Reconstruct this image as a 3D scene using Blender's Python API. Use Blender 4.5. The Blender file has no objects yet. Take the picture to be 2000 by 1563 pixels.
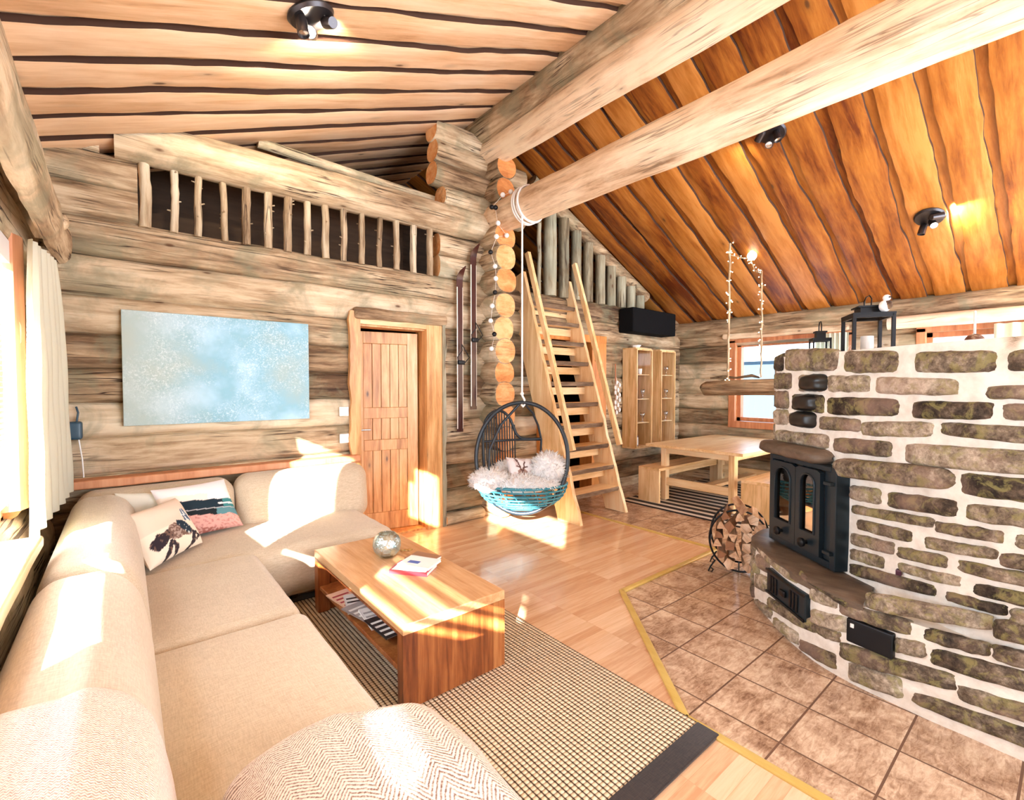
import bpy, math, random
from mathutils import Vector, Matrix, noise
from math import sin, cos, tan, pi, radians, sqrt, atan2
S = bpy.context.scene
COL = S.collection
# ------------------------------------------------------------------ camera
cam = bpy.data.cameras.new('camera'); camo = bpy.data.objects.new('camera', cam); COL.objects.link(camo)
cam.sensor_width = 36; cam.lens = 36*920/2000; cam.clip_start = .02
YAW, PIT = radians(39.5), radians(1.7)
camo.location = (0, 0, 1.5)
camo.rotation_euler = (pi/2-PIT, 0, -YAW)
S.camera = camo
# ------------------------------------------------------------------ sky, sun, added daylight lamps
W = bpy.data.worlds.new('sky'); S.world = W; W.use_nodes = True
bg = W.node_tree.nodes['Background']; bg.inputs[0].default_value = (.66, .83, 1, 1); bg.inputs[1].default_value = 2.6
def lamp(name, kind, loc, energy, col=(1, 1, 1), rot=(0, 0, 0), parent=None, **k):
    l = bpy.data.lights.new(name, kind); l.energy = energy; l.color = col
    for a, b in k.items(): setattr(l, a, b)
    o = bpy.data.objects.new(name, l); COL.objects.link(o); o.location = loc; o.rotation_euler = rot
    if parent: o.parent = parent; o.location = Vector(loc)-rootloc(parent)
    return o
SUN = Vector((.735, .678, -.36)).normalized()
sun = lamp('sun', 'SUN', (-5, -5, 5), 27, (1, .93, .82), SUN.to_track_quat('-Z', 'Y').to_euler(), angle=.012)
# area lamps: daylight at the side windows, fill added at an unseen end-wall opening
dl = lamp('daylight_side_window', 'AREA', (-.75, 1.2, 1.6), 95, (.86, .93, 1), Vector((1, 0, -.12)).to_track_quat('-Z', 'Z').to_euler(), shape='RECTANGLE', size=1.2, size_y=3.6)
dl2 = lamp('daylight_end_window', 'AREA', (3.2, -3.1, 1.5), 230, (.93, .96, 1), Vector((-.1, 1, -.1)).to_track_quat('-Z', 'Z').to_euler(), shape='RECTANGLE', size=6.0, size_y=2.6)
S.view_settings.view_transform = 'Standard'; S.view_settings.look = 'None'; S.view_settings.gamma = 1
S.view_settings.use_curve_mapping = False
S.view_settings.exposure = 1.35
S.cycles.use_denoising = True
S.cycles.max_bounces = 8; S.cycles.diffuse_bounces = 5; S.cycles.transparent_max_bounces = 16
S.cycles.sample_clamp_indirect = 8
S.cycles.caustics_reflective = False; S.cycles.caustics_refractive = False

# ------------------------------------------------------------------ mesh helpers
def rootloc(o):
    v = Vector((0, 0, 0))
    while o: v = v+o.location; o = o.parent
    return v
class MB:
    def __init__(s): s.v = []; s.f = []; s.m = []; s.r = []; s.c = []; s.R = 0.; s.K = (1, 1, 1)
    def add(s, vs, fs, m=0):
        b = len(s.v); s.v += [tuple(v) for v in vs]; s.r += [s.R]*len(vs); s.c += [s.K]*len(vs)
        s.f += [tuple(b+i for i in f) for f in fs]; s.m += [m]*len(fs); return b
    def box(s, a, b, m=0, M=None):
        (x0, y0, z0), (x1, y1, z1) = a, b
        vs = [Vector(p) for p in ((x0, y0, z0), (x1, y0, z0), (x1, y1, z0), (x0, y1, z0), (x0, y0, z1), (x1, y0, z1), (x1, y1, z1), (x0, y1, z1))]
        if M: vs = [M@v for v in vs]
        s.add(vs, [(0, 3, 2, 1), (4, 5, 6, 7), (0, 1, 5, 4), (1, 2, 6, 5), (2, 3, 7, 6), (3, 0, 4, 7)], m)
    def grid(s, P, m=0, closeu=False, closev=False):
        nu, nv = len(P), len(P[0]); fs = []
        for i in range(nu-(0 if closeu else 1)):
            for j in range(nv-(0 if closev else 1)):
                i2, j2 = (i+1) % nu, (j+1) % nv
                fs.append((i*nv+j, i2*nv+j, i2*nv+j2, i*nv+j2))
        return s.add([p for r in P for p in r], fs, m)
    def tube(s, pts, r, n=8, m=0, caps=True, capm=None, closed=False, ns=0., seed=0, sq=None, flat=None):
        """pts: path, r: radius or list; ns: surface noise; sq: (ra, rb, exponent, upvector) superellipse section"""
        pts = [Vector(p) for p in pts]; N = len(pts)
        rs = r if isinstance(r, (list, tuple)) else [r]*N
        up = None; rows = []
        for i, p in enumerate(pts):
            a = pts[(i-1) % N] if (i > 0 or closed) else p; b = pts[(i+1) % N] if (i < N-1 or closed) else p
            t = (b-a).normalized()
            if sq: up = Vector(sq[3])
            elif up is None: up = Vector((0, 0, 1)) if abs(t.z) < .9 else Vector((1, 0, 0))
            u = (up-t*up.dot(t)).normalized(); up = u; w = t.cross(u); row = []
            for k in range(n):
                an = 2*pi*k/n; c, d = cos(an), sin(an)
                if sq:
                    e = 2/sq[2]; c = math.copysign(abs(c)**e, c); d = math.copysign(abs(d)**e, d)*sq[1]/sq[0]
                q = u*c*rs[i]+w*d*rs[i]
                if ns: q *= 1+ns*noise.noise(Vector((p.x*1.7+seed, p.y*1.7+cos(an)*.8, p.z*1.7+sin(an)*.8)))+ns*.5*noise.noise(Vector((p.x*6+seed, p.y*6+cos(an)*2, p.z*6+sin(an)*2)))
                row.append(p+q)
            rows.append(row)
        b = s.grid(rows, m, closeu=closed, closev=True)
        if caps and not closed:
            cm = m if capm is None else capm
            for row, p, fl in ((rows[0], pts[0], 1), (rows[-1], pts[-1], 0)):
                s.add(row+[p], [((k, n, (k+1) % n) if not fl else ((k+1) % n, n, k)) for k in range(n)], cm)
    def lathe(s, prof, c, n=20, m=0, M=None):
        c = Vector(c); rows = []
        for k in range(n):
            a = 2*pi*k/n
            rows.append([(M@Vector((r*cos(a), r*sin(a), z)) if M else Vector((r*cos(a), r*sin(a), z)))+c for r, z in prof])
        s.grid(rows, m, closeu=True)
    def ball(s, c, r, n=12, m=0, sc=(1, 1, 1)):
        c = Vector(c)
        s.lathe([(max(1e-4, r*sin(pi*i/n)), -r*cos(pi*i/n)) for i in range(n+1)], c, n*2 if n < 12 else n+8, m, Matrix.Diagonal(sc).to_3x3())
    def rbox(s, a, b, r, n=5, m=0, fn=None, M=None, mid=6):
        a, b = Vector(a), Vector(b); c = (a+b)/2; h = (b-a)/2; r = min(r, h.x*.999, h.y*.999, h.z*.999)
        def ax(hh):
            k = [(-hh+r)-r*tan(pi/4*(1-i/n)) for i in range(n)]
            m_ = [(-hh+r)+(2*(hh-r))*i/mid for i in range(mid+1)]
            return k+m_+[-v for v in reversed(k)]
        X, Y, Z = ax(h.x), ax(h.y), ax(h.z)
        def pr(q):
            i = Vector([max(-(hh-r), min(hh-r, v)) for hh, v in zip(h, q)]); d = q-i
            p = i+d.normalized()*r if d.length > 1e-9 else i
            p = p+c
            if fn: p = fn(p)
            return M@p if M else p
        for ss in (-1, 1):
            P = [[pr(Vector((x, y, ss*h.z))) for y in Y] for x in X]; s.grid(P if ss > 0 else P[::-1], m)
            P = [[pr(Vector((ss*h.x, y, z))) for z in Z] for y in Y]; s.grid(P if ss > 0 else P[::-1], m)
            P = [[pr(Vector((x, ss*h.y, z))) for z in Z] for x in X]; s.grid(P if ss < 0 else P[::-1], m)
    def build(s, name, mats, parent=None, smooth=True, weld=False, bevel=0, label=None, cat=None, group=None, kind=None, autos=None, loc=None, rot=None):
        me = bpy.data.meshes.new(name)
        o = bpy.data.objects.new(name, me); COL.objects.link(o)
        off = rootloc(parent) if parent else Vector((0, 0, 0))
        if loc is not None: o.location = Vector(loc)-off; off = Vector(loc)
        if rot is not None: off = Vector((0, 0, 0)); o.rotation_euler = rot
        me.from_pydata([tuple(Vector(v)-off) for v in s.v], [], s.f)
        for mm in (mats if isinstance(mats, (list, tuple)) else [mats]): me.materials.append(mm)
        me.polygons.foreach_set('material_index', s.m)
        at = me.attributes.new('rnd', 'FLOAT', 'POINT'); at.data.foreach_set('value', s.r)
        if any(c != (1, 1, 1) for c in s.c):
            ca = me.attributes.new('Col', 'FLOAT_COLOR', 'POINT'); ca.data.foreach_set('color', [x for c in s.c for x in (*c, 1)])
        if weld:
            import bmesh
            bm = bmesh.new(); bm.from_mesh(me); bmesh.ops.remove_doubles(bm, verts=bm.verts, dist=1e-4)
            bmesh.ops.recalc_face_normals(bm, faces=bm.faces); bm.to_mesh(me); bm.free()
        me.polygons.foreach_set('use_smooth', [smooth]*len(me.polygons))
        if smooth and autos: me.set_sharp_from_angle(angle=radians(autos))
        if bevel:
            bv = o.modifiers.new('bevel', 'BEVEL'); bv.width = bevel; bv.segments = 2; bv.limit_method = 'ANGLE'
        if parent: o.parent = parent
        tag(o, label, cat, group, kind)
        return o
def tag(o, label=None, cat=None, group=None, kind=None):
    if label: o['label'] = label
    if cat: o['category'] = cat
    if group: o['group'] = group
    if kind: o['kind'] = kind
def thing(name, loc, label, cat, group=None, kind=None, parent=None):
    o = bpy.data.objects.new(name, None); COL.objects.link(o); o.location = loc; o.empty_display_size = .1
    tag(o, label, cat, group, kind)
    return o
def copy_tree(o, parent=None):
    c = o.copy(); COL.objects.link(c); c.parent = parent
    for ch in o.children: copy_tree(ch, c)
    return c
def rn(a, b): return random.uniform(a, b)
random.seed(7)

# ------------------------------------------------------------------ materials
class NT:
    def __init__(s, name):
        s.m = bpy.data.materials.new(name); s.m.use_nodes = True; s.t = s.m.node_tree
        s.b = s.t.nodes['Principled BSDF']; s.out = s.t.nodes['Material Output']
    def n(s, typ, ins=None, **pr):
        nd = s.t.nodes.new('ShaderNode'+typ)
        for k, v in pr.items(): setattr(nd, k, v)
        for k, v in (ins or {}).items():
            sk = nd.inputs[k]
            if isinstance(v, bpy.types.NodeSocket): s.t.links.new(v, sk)
            elif isinstance(v, (tuple, list)) and len(v) == 3 and sk.type == 'RGBA': sk.default_value = (*v, 1)
            else: sk.default_value = v
        return nd
    def math(s, op, a, b=0., c=0., clamp=False):
        return s.n('Math', {0: a, 1: b, 2: c}, operation=op, use_clamp=clamp).outputs[0]
    def mix(s, f, a, b, blend='MIX'):
        nd = s.n('Mix', data_type='RGBA', blend_type=blend)
        for i, v in ((0, f), (6, a), (7, b)):
            sk = nd.inputs[i]
            if isinstance(v, bpy.types.NodeSocket): s.t.links.new(v, sk)
            else: sk.default_value = (*v, 1) if isinstance(v, (tuple, list)) and len(v) == 3 else v
        return nd.outputs[2]
    def ramp(s, f, st, interp='LINEAR'):
        nd = s.n('ValToRGB', {0: f}); cr = nd.color_ramp; cr.interpolation = interp
        while len(cr.elements) < len(st): cr.elements.new(.5)
        for e, (p, c) in zip(cr.elements, st):
            e.position = p; e.color = (*c, 1) if isinstance(c, (tuple, list)) else (c, c, c, 1)
        return nd.outputs[0]
    def obj(s, sc=(1, 1, 1), rnd=True):
        v = s.n('TexCoord').outputs['Object']
        if rnd:
            r = s.n('Attribute', attribute_name='rnd').outputs['Fac']
            cmb = s.n('CombineXYZ', {0: s.math('MULTIPLY', r, 13.), 1: s.math('MULTIPLY', r, 29.), 2: s.math('MULTIPLY', r, 47.)}).outputs[0]
            v = s.n('VectorMath', {0: v, 1: cmb}, operation='ADD').outputs[0]
        return s.n('Mapping', {'Vector': v, 'Scale': sc}).outputs[0]
    def noise(s, v, sc, det=4, rough=.6, dist=0.):
        return s.n('TexNoise', {'Vector': v, 'Scale': sc, 'Detail': det, 'Roughness': rough, 'Distortion': dist}).outputs[0]
    def bump(s, h, st, dist=.01):
        s.t.links.new(s.n('Bump', {'Height': h, 'Strength': st, 'Distance': dist}).outputs[0], s.b.inputs['Normal'])
    def set(s, col=None, rough=None, metal=None, spec=None, **k):
        for key, v in (('Base Color', col), ('Roughness', rough), ('Metallic', metal), ('Specular IOR Level', spec), *k.items()):
            if v is None: continue
            sk = s.b.inputs[key.replace('_', ' ')]
            if isinstance(v, bpy.types.NodeSocket): s.t.links.new(v, sk)
            else: sk.default_value = (*v, 1) if isinstance(v, (tuple, list)) and len(v) == 3 else v
        return s.m
def plain(name, col, rough=.5, metal=0., spec=.5, **k): return NT(name).set(col, rough, metal, spec, **k)
def wood(name, ramp, axis=0, st=11, sc=2.2, rough=.55, bump=.35, knots=0., cracks=0., blot=None, var=.35, kcol=(.09, .035, .012), spec=.35, dist=.01, kx=1.):
    t = NT(name); f = [st, st, st]; f[axis] = 1
    v = t.obj(tuple(f)); k = [3.2, 3.2, 3.2]; k[axis] = 1.1
    fine = t.noise(v, sc, 8, .68, .35); coarse = t.noise(t.obj(tuple(k)), .9, 4, .6)
    rnd = t.n('Attribute', attribute_name='rnd').outputs['Fac']
    h = t.math('ADD', t.math('MULTIPLY', fine, .62), t.math('MULTIPLY', coarse, .38))
    h2 = t.math('ADD', h, t.math('MULTIPLY', t.math('SUBTRACT', rnd, .5), var*.4))
    col = t.ramp(h2, ramp)
    if blot:
        bt = t.ramp(t.noise(t.obj((1.6, 1.6, 1.6)), 1.3, 5, .65, .6), [(.48, 0.), (.62, 1.)])
        col = t.mix(t.math('MULTIPLY', bt, blot[1]), col, blot[0])
    hb = fine
    if cracks:
        f2 = [15, 15, 15]; f2[axis] = .55
        c = t.noise(t.obj(tuple(f2)), .9, 3, .55, .5)
        cr = t.ramp(c, [(.478, 0.), (.497, 1.), (.503, 1.), (.522, 0.)])
        msk = t.ramp(t.noise(t.obj((1.5, 1.5, 1.5)), 1.2, 2), [(.45, 0.), (.6, 1.)])
        cc = t.math('MULTIPLY', t.math('MULTIPLY', cr, cracks), msk)
        col = t.mix(cc, col, (.045, .022, .012)); hb = t.math('SUBTRACT', hb, cc)
    if knots:
        k3 = [4.2*kx, 4.2*kx, 4.2*kx]; k3[axis] = 1.7*kx
        vo = t.n('TexVoronoi', {'Vector': t.obj(tuple(k3)), 'Scale': 1., 'Randomness': 1.}, feature='F1').outputs['Distance']
        kk = t.ramp(vo, [(0., 1.), (knots*.55, .85), (knots, 0.)])
        ring = t.ramp(vo, [(knots, .5), (knots*2.4, 0.)])
        col = t.mix(ring, col, tuple(c*.55 for c in ramp[len(ramp)//2][1])); col = t.mix(kk, col, kcol)
    t.bump(hb, bump, dist)
    return t.set(col, rough, 0., spec)
LOGR = [(.26, (.045, .022, .012)), (.36, (.16, .095, .05)), (.45, (.36, .245, .145)), (.54, (.56, .43, .285)), (.64, (.70, .58, .42)), (.78, (.82, .73, .58))]
m_logx = wood('weathered_log_x', LOGR, 0, 9, 1.7, .75, .6, .07, 1., ((.20, .20, .13), .6), .6)
m_logy = wood('weathered_log_y', LOGR, 1, 9, 1.7, .75, .6, .07, 1., ((.20, .20, .13), .6), .6)
m_logz = wood('weathered_log_z', [(p, (c[0]*.58, c[1]*.68, c[2]*.72)) for p, c in LOGR], 2, 11, 1.9, .75, .5, .08, .9, ((.24, .26, .2), .5))
m_beam = wood('peeled_beam', [(.30, (.28, .16, .085)), (.40, (.60, .42, .27)), (.5, (.80, .63, .45)), (.64, (.92, .79, .62))], 1, 8, 1.5, .6, .35, .05, .55, ((.85, .75, .55), .5))
m_darkbark = plain('bark_edge', (.05, .018, .008), .9)
m_end = wood('end_grain', [(.3, (.40, .12, .03)), (.45, (.68, .28, .09)), (.6, (.84, .50, .24))], 0, 2, 5, .7, .3, 0, .4, None)
CL = [(.30, (.44, .22, .10)), (.42, (.67, .41, .23)), (.54, (.81, .56, .36)), (.68, (.90, .69, .50))]  # left slope: same boards as CR, the brighter light put into the colour
CR = [(.34, (.11, .022, .004)), (.43, (.24, .072, .010)), (.53, (.37, .134, .022)), (.64, (.50, .21, .05))]  # right slope: CL boards again, dimmer light put in as darker orange
m_ceil = wood('ceiling_board_light', CL, 0, 9, 1.5, .5, .35, .08, 0, None, .5, kx=1.1)
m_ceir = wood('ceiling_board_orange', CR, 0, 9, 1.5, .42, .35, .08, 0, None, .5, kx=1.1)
m_pine = wood('knotty_pine', [(.36, (.42, .18, .05)), (.45, (.62, .31, .11)), (.54, (.76, .44, .19)), (.64, (.85, .57, .30))], 2, 12, 1.7, .38, .12, .085, 0, None, .4, spec=.5, kx=1.2)
m_pinex = wood('pale_pine_x', [(.35, (.56, .33, .13)), (.44, (.74, .48, .23)), (.54, (.86, .62, .35)), (.65, (.93, .74, .48))], 0, 12, 1.7, .35, .1, .05, 0, None, .4, spec=.5)
m_pinez = wood('pale_pine_z', [(.35, (.56, .33, .13)), (.44, (.74, .48, .23)), (.54, (.86, .62, .35)), (.65, (.93, .74, .48))], 2, 12, 1.7, .4, .1, .05, 0, None, .4)
m_piney = wood('pale_pine_y', [(.35, (.56, .33, .13)), (.44, (.74, .48, .23)), (.54, (.86, .62, .35)), (.65, (.93, .74, .48))], 1, 12, 1.7, .35, .1, .05, 0, None, .4)
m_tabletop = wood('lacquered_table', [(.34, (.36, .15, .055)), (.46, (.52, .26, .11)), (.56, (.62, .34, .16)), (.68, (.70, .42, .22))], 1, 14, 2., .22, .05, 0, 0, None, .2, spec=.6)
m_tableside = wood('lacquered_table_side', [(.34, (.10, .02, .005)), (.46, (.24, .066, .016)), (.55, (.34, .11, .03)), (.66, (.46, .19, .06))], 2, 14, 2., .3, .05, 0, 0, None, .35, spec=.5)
m_redwood = wood('red_brown_frame', [(.3, (.36, .12, .05)), (.5, (.58, .25, .12)), (.7, (.70, .36, .2))], 2, 9, 1.6, .45, .15, 0, 0, None)
m_orangedoor = wood('orange_pine', [(.3, (.42, .14, .03)), (.5, (.66, .28, .08)), (.7, (.78, .38, .14))], 2, 10, 1.6, .4, .12, .04, 0, None)
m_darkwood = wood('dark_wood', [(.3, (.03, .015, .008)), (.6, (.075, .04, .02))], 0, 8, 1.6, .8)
m_black = plain('black_iron', (.012, .013, .016), .42, .6)
m_stove = plain('blue_black_cast_iron', (.018, .032, .045), .38, .5)
m_steel = plain('brushed_steel', (.62, .63, .66), .25, 1.)
m_white = plain('white_plastic', (.85, .85, .86), .4)
m_glow = NT('lit_lamp_glass').set((1, 1, 1), .4, Emission_Color=(1, .90, .72), Emission_Strength=22.)
m_glow2 = NT('lit_ball').set((1, 1, 1), .4, Emission_Color=(1, .9, .75), Emission_Strength=4.)
m_fairy = NT('fairy_light').set((1, 1, 1), .4, Emission_Color=(1, .85, .6), Emission_Strength=7.)
def glassy(name, tint=(.9, .96, 1), refl=.12, rough=.02, bump=0., fr=.8):
    t = NT(name); tr = t.n('BsdfTransparent', {0: tint}); gl = t.n('BsdfGlossy', {0: (1, 1, 1), 'Roughness': rough})
    if bump:
        b = t.n('Bump', {'Height': t.noise(t.obj((1, 1, 1), False), 45, 2), 'Strength': bump, 'Distance': .01})
        t.t.links.new(b.outputs[0], gl.inputs['Normal'])
    lw = t.n('LayerWeight', {0: .25}).outputs['Fresnel']
    f = t.math('MAXIMUM', refl, t.math('MULTIPLY', lw, fr))
    mx = t.n('MixShader', {0: f, 1: tr.outputs[0], 2: gl.outputs[0]}); t.t.links.new(mx.outputs[0], t.out.inputs[0]); return t.m
m_pane = glassy('window_glass', (.96, .98, 1), .015, fr=.12)
m_stoveglass = glassy('smoked_glass', (.45, .33, .22), .14)
m_globe = glassy('hammered_glass', (.78, .90, .92), .3, .08, .8)
def fabric(name, c0, c1, sc=260, bump=.4, rough=.9, wr=0.):
    t = NT(name); v = t.obj((1, 1, 1)); a = t.noise(t.obj((1, .12, 1)), sc, 2); b = t.noise(t.obj((.12, 1, .3)), sc, 2)
    f = t.math('MULTIPLY', t.math('ADD', a, b), .5)
    f2 = t.math('ADD', t.math('MULTIPLY', f, .8), t.math('MULTIPLY', t.noise(v, 3, 3), .2))
    t.bump(t.math('ADD', f, t.math('MULTIPLY', t.noise(t.obj((1, 4, 1)), 5, 2), wr)), bump, .002 if not wr else .012)
    return t.set(t.ramp(f2, [(.38, c0), (.62, c1)]), rough, 0., .2, Sheen_Weight=.25)
m_sofa = fabric('beige_linen', (.46, .365, .26), (.62, .515, .385), 260, .3)
m_curtain = NT('cream_curtain').set((.88, .84, .74), .9, 0., .1)
_t = NT('cream_curtain_sheer'); _d = _t.n('BsdfDiffuse', {0: (.86, .84, .74)}); _tr = _t.n('BsdfTranslucent', {0: (.86, .87, .74)})
_t.t.links.new(_t.n('MixShader', {0: .5, 1: _d.outputs[0], 2: _tr.outputs[0]}).outputs[0], _t.out.inputs[0]); m_curtain = _t.m
m_print = NT('printed_cushion'); _c = m_print.n('Attribute', attribute_name='Col').outputs['Color']
m_print.bump(m_print.noise(m_print.obj((1, 1, 1), False), 300, 2), .25, .002); m_print = m_print.set(_c, .85, 0., .2)
m_fur = fabric('white_sheepskin', (.80, .79, .80), (.95, .94, .93), 60, .9)
def snowm():
    t = NT('snow'); return t.set(t.ramp(t.noise(t.obj((1, 1, 1), False), .6, 5), [(.4, (.62, .74, .88)), (.6, (.86, .91, .96))]), .8)
m_snow = snowm()
# laminate: long boards along X, each a little different
def laminate():
    t = NT('laminate_floor'); v = t.n('TexCoord').outputs['Object']
    br = t.n('TexBrick', {'Vector': v, 'Color1': (0, 0, 0), 'Color2': (1, 1, 1), 'Mortar': (.5, .5, .5), 'Scale': 1., 'Mortar Size': .0008, 'Mortar Smooth': 0., 'Brick Width': .62, 'Row Height': .066}, offset=.37, offset_frequency=1)
    cell = br.outputs['Color']; mort = br.outputs['Fac']
    vv = t.n('VectorMath', {0: v, 1: t.n('VectorMath', {0: cell, 1: (7.3, 3.1, 5.)}, operation='MULTIPLY').outputs[0]}, operation='ADD').outputs[0]
    g = t.noise(t.n('Mapping', {'Vector': vv, 'Scale': (2.2, 26, 1)}).outputs[0], 1.6, 6, .65, .3)
    g2 = t.math('ADD', t.math('MULTIPLY', g, .7), t.math('MULTIPLY', t.n('SeparateColor', {0: cell}).outputs[0], .3))
    c = t.ramp(g2, [(.3, (.56, .31, .17)), (.5, (.69, .44, .27)), (.7, (.78, .55, .37))])
    c = t.mix(t.math('MULTIPLY', mort, .35), c, (.3, .13, .05)); t.bump(g, .03)
    return t.set(c, .15, 0., .6)
m_lam = laminate()
def tiles():
    t = NT('stone_look_floor_tile'); v = t.n('TexCoord').outputs['Object']
    vm = t.n('Mapping', {'Vector': v, 'Location': (-.115, -.118, 0)}).outputs[0]
    br = t.n('TexBrick', {'Vector': vm, 'Color1': (0, 0, 0), 'Color2': (1, 1, 1), 'Mortar': (.5, .5, .5), 'Scale': 1., 'Mortar Size': .0045, 'Mortar Smooth': .1, 'Brick Width': .3325, 'Row Height': .3325}, offset=0., offset_frequency=1)
    cell = br.outputs['Color']; mort = br.outputs['Fac']
    vv = t.n('VectorMath', {0: v, 1: t.n('VectorMath', {0: cell, 1: (9, 5, 3)}, operation='MULTIPLY').outputs[0]}, operation='ADD').outputs[0]
    a = t.noise(vv, 5., 7, .72, .6); b = t.noise(t.n('Mapping', {'Vector': vv, 'Scale': (10, 34, 10), 'Rotation': (0, 0, .5)}).outputs[0], 1.5, 5, .7, 1.)
    f = t.math('ADD', t.math('MULTIPLY', a, .6), t.math('MULTIPLY', b, .4))
    c = t.ramp(f, [(.34, (.16, .08, .045)), (.44, (.36, .22, .14)), (.53, (.56, .39, .27)), (.62, (.72, .56, .41))])
    c = t.mix(mort, c, (.14, .07, .04)); h = t.math('SUBTRACT', t.math('MULTIPLY', f, .2), mort); t.bump(h, .5, .004)
    return t.set(c, t.math('ADD', .22, t.math('MULTIPLY', mort, .5)), 0., .5)
m_tile = tiles()
def rugm():
    t = NT('beaded_rug'); v = t.n('TexCoord').outputs['Object']; sp = t.n('SeparateXYZ', {0: v})
    u = t.math('DIVIDE', sp.outputs[0], .0235); w = t.math('DIVIDE', sp.outputs[1], .019)
    row = t.math('MULTIPLY', t.math('MODULO', t.math('FLOOR', w), 2.), .5)
    fu = t.math('SUBTRACT', t.math('FRACT', u), .5); fw = t.math('SUBTRACT', t.math('FRACT', w), .5)
    hu = t.math('SUBTRACT', 1., t.math('POWER', t.math('ABSOLUTE', t.math('MULTIPLY', fu, 2.1)), 2.2), clamp=True)
    hw = t.math('SUBTRACT', 1., t.math('POWER', t.math('ABSOLUTE', t.math('MULTIPLY', fw, 1.75)), 2.2), clamp=True)
    h = t.math('MULTIPLY', hu, hw); n_ = t.noise(t.obj((1, 1, 1), False), 30, 3)
    f = t.math('ADD', h, t.math('MULTIPLY', t.math('SUBTRACT', n_, .5), .25))
    c = t.ramp(f, [(.12, (.045, .028, .02)), (.34, (.45, .34, .22)), (.7, (.74, .62, .45))])
    t.bump(h, .9, .006); return t.set(c, .85, 0., .2)
m_rug = rugm()
m_rugedge = fabric('rug_binding', (.012, .008, .008), (.04, .025, .02), 200)
def striped():
    t = NT('striped_rug'); sp = t.n('SeparateXYZ', {0: t.n('TexCoord').outputs['Object']})
    f = t.math('FRACT', t.math('DIVIDE', sp.outputs[0], .165)); w = t.noise(t.obj((1, 1, 1), False), 120, 2)
    c = t.ramp(f, [(.0, (.012, .01, .01)), (.55, (.012, .01, .01)), (.57, (.62, .56, .48)), (.98, (.62, .56, .48))])
    t.bump(w, .4, .003); return t.set(c, .9)
m_stripe = striped()
def herring(name, c0, c1, k=.0125, z=.045):
    t = NT(name); sp = t.n('SeparateXYZ', {0: t.n('TexCoord').outputs['Object']})
    wob = t.math('MULTIPLY', t.noise(t.obj((1, 1, 1), False), 14, 3), .02)
    tri = t.math('PINGPONG', t.math('ADD', sp.outputs[0], wob), z)
    s_ = t.math('SINE', t.math('MULTIPLY', t.math('ADD', t.math('SUBTRACT', sp.outputs[1], t.math('MULTIPLY', sp.outputs[2], .7)), t.math('MULTIPLY', tri, 1.1)), 2*pi/k))
    f = t.math('ADD', t.math('ADD', t.math('MULTIPLY', s_, .17), .02), t.math('MULTIPLY', t.noise(t.obj((1, 1, 1), False), 190, 3, .75), .85))
    t.bump(f, .8, .004); return t.set(t.ramp(f, [(.22, c0), (.46, c1), (.7, tuple(min(1, x*1.15) for x in c1))]), .95, 0., .1)
m_throw = herring('herringbone_wool', (.20, .11, .08), (.76, .64, .55))
m_knit = herring('pink_knit', (.48, .36, .31), (.80, .68, .60), .007, .004)
def stone():
    t = NT('lichen_stone'); v = t.obj((1, 1, 1)); rnd = t.n('Attribute', attribute_name='rnd').outputs['Fac']
    a = t.noise(v, 9, 9, .72, .4); b = t.noise(v, 34, 6, .75)
    f = t.math('ADD', t.math('ADD', t.math('MULTIPLY', a, .55), t.math('MULTIPLY', b, .45)), t.math('MULTIPLY', t.math('SUBTRACT', rnd, .5), .24))
    c = t.ramp(f, [(.33, (.02, .014, .011)), (.44, (.09, .065, .045)), (.52, (.21, .165, .12)), (.60, (.42, .35, .27)), (.70, (.72, .64, .52))])
    lich = t.ramp(t.noise(v, 15, 5, .7, .8), [(.50, 0.), (.60, 1.)])
    c = t.mix(t.math('MULTIPLY', lich, .6), c, (.30, .27, .10), 'MIX')
    pk = t.ramp(t.noise(v, 3.5, 2), [(.5, 0.), (.65, .5)]); c = t.mix(pk, c, (.36, .24, .19))
    t.bump(t.math('ADD', a, t.math('MULTIPLY', b, .4)), .8, .012); return t.set(c, .75, 0., .3)
m_stone = stone()
def mortar():
    t = NT('white_mortar'); v = t.obj((1, 1, 1)); a = t.noise(v, 12, 5, .6)
    t.bump(a, .5, .012); return t.set(t.ramp(a, [(.3, (.70, .64, .56)), (.6, (.88, .84, .77))]), .85, 0., .2)
m_mortar = mortar()
def canvasm():
    t = NT('blue_grey_painting'); v = t.obj((1, 1, 1), False); sp = t.n('SeparateXYZ', {0: v})
    big = t.noise(v, 2.0, 4, .55); sp1 = t.noise(v, 75, 6, .85, .5); sp2 = t.noise(v, 16, 5, .7)
    zone = t.ramp(t.noise(v, 2.6, 3, .6, .3), [(.40, 0.), (.56, 1.)])
    base = t.ramp(big, [(.35, (.32, .45, .47)), (.5, (.24, .46, .58)), (.62, (.38, .60, .76))])
    left = t.ramp(sp.outputs[0], [(.05, 1.), (.55, 0.)])
    base = t.mix(t.math('MULTIPLY', left, .6), base, (.55, .58, .50))
    sk = t.math('MULTIPLY', t.ramp(sp1, [(.52, 0.), (.6, 1.)]), zone); dk = t.math('MULTIPLY', t.ramp(sp1, [(.36, 1.), (.44, 0.)]), zone)
    c = t.mix(t.math('MULTIPLY', sk, .5), base, (.86, .92, .95)); c = t.mix(t.math('MULTIPLY', dk, .55), c, (.22, .34, .40))
    t.bump(sp2, .3, .003); return t.set(c, .6, 0., .3)
m_paint = canvasm()

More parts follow.
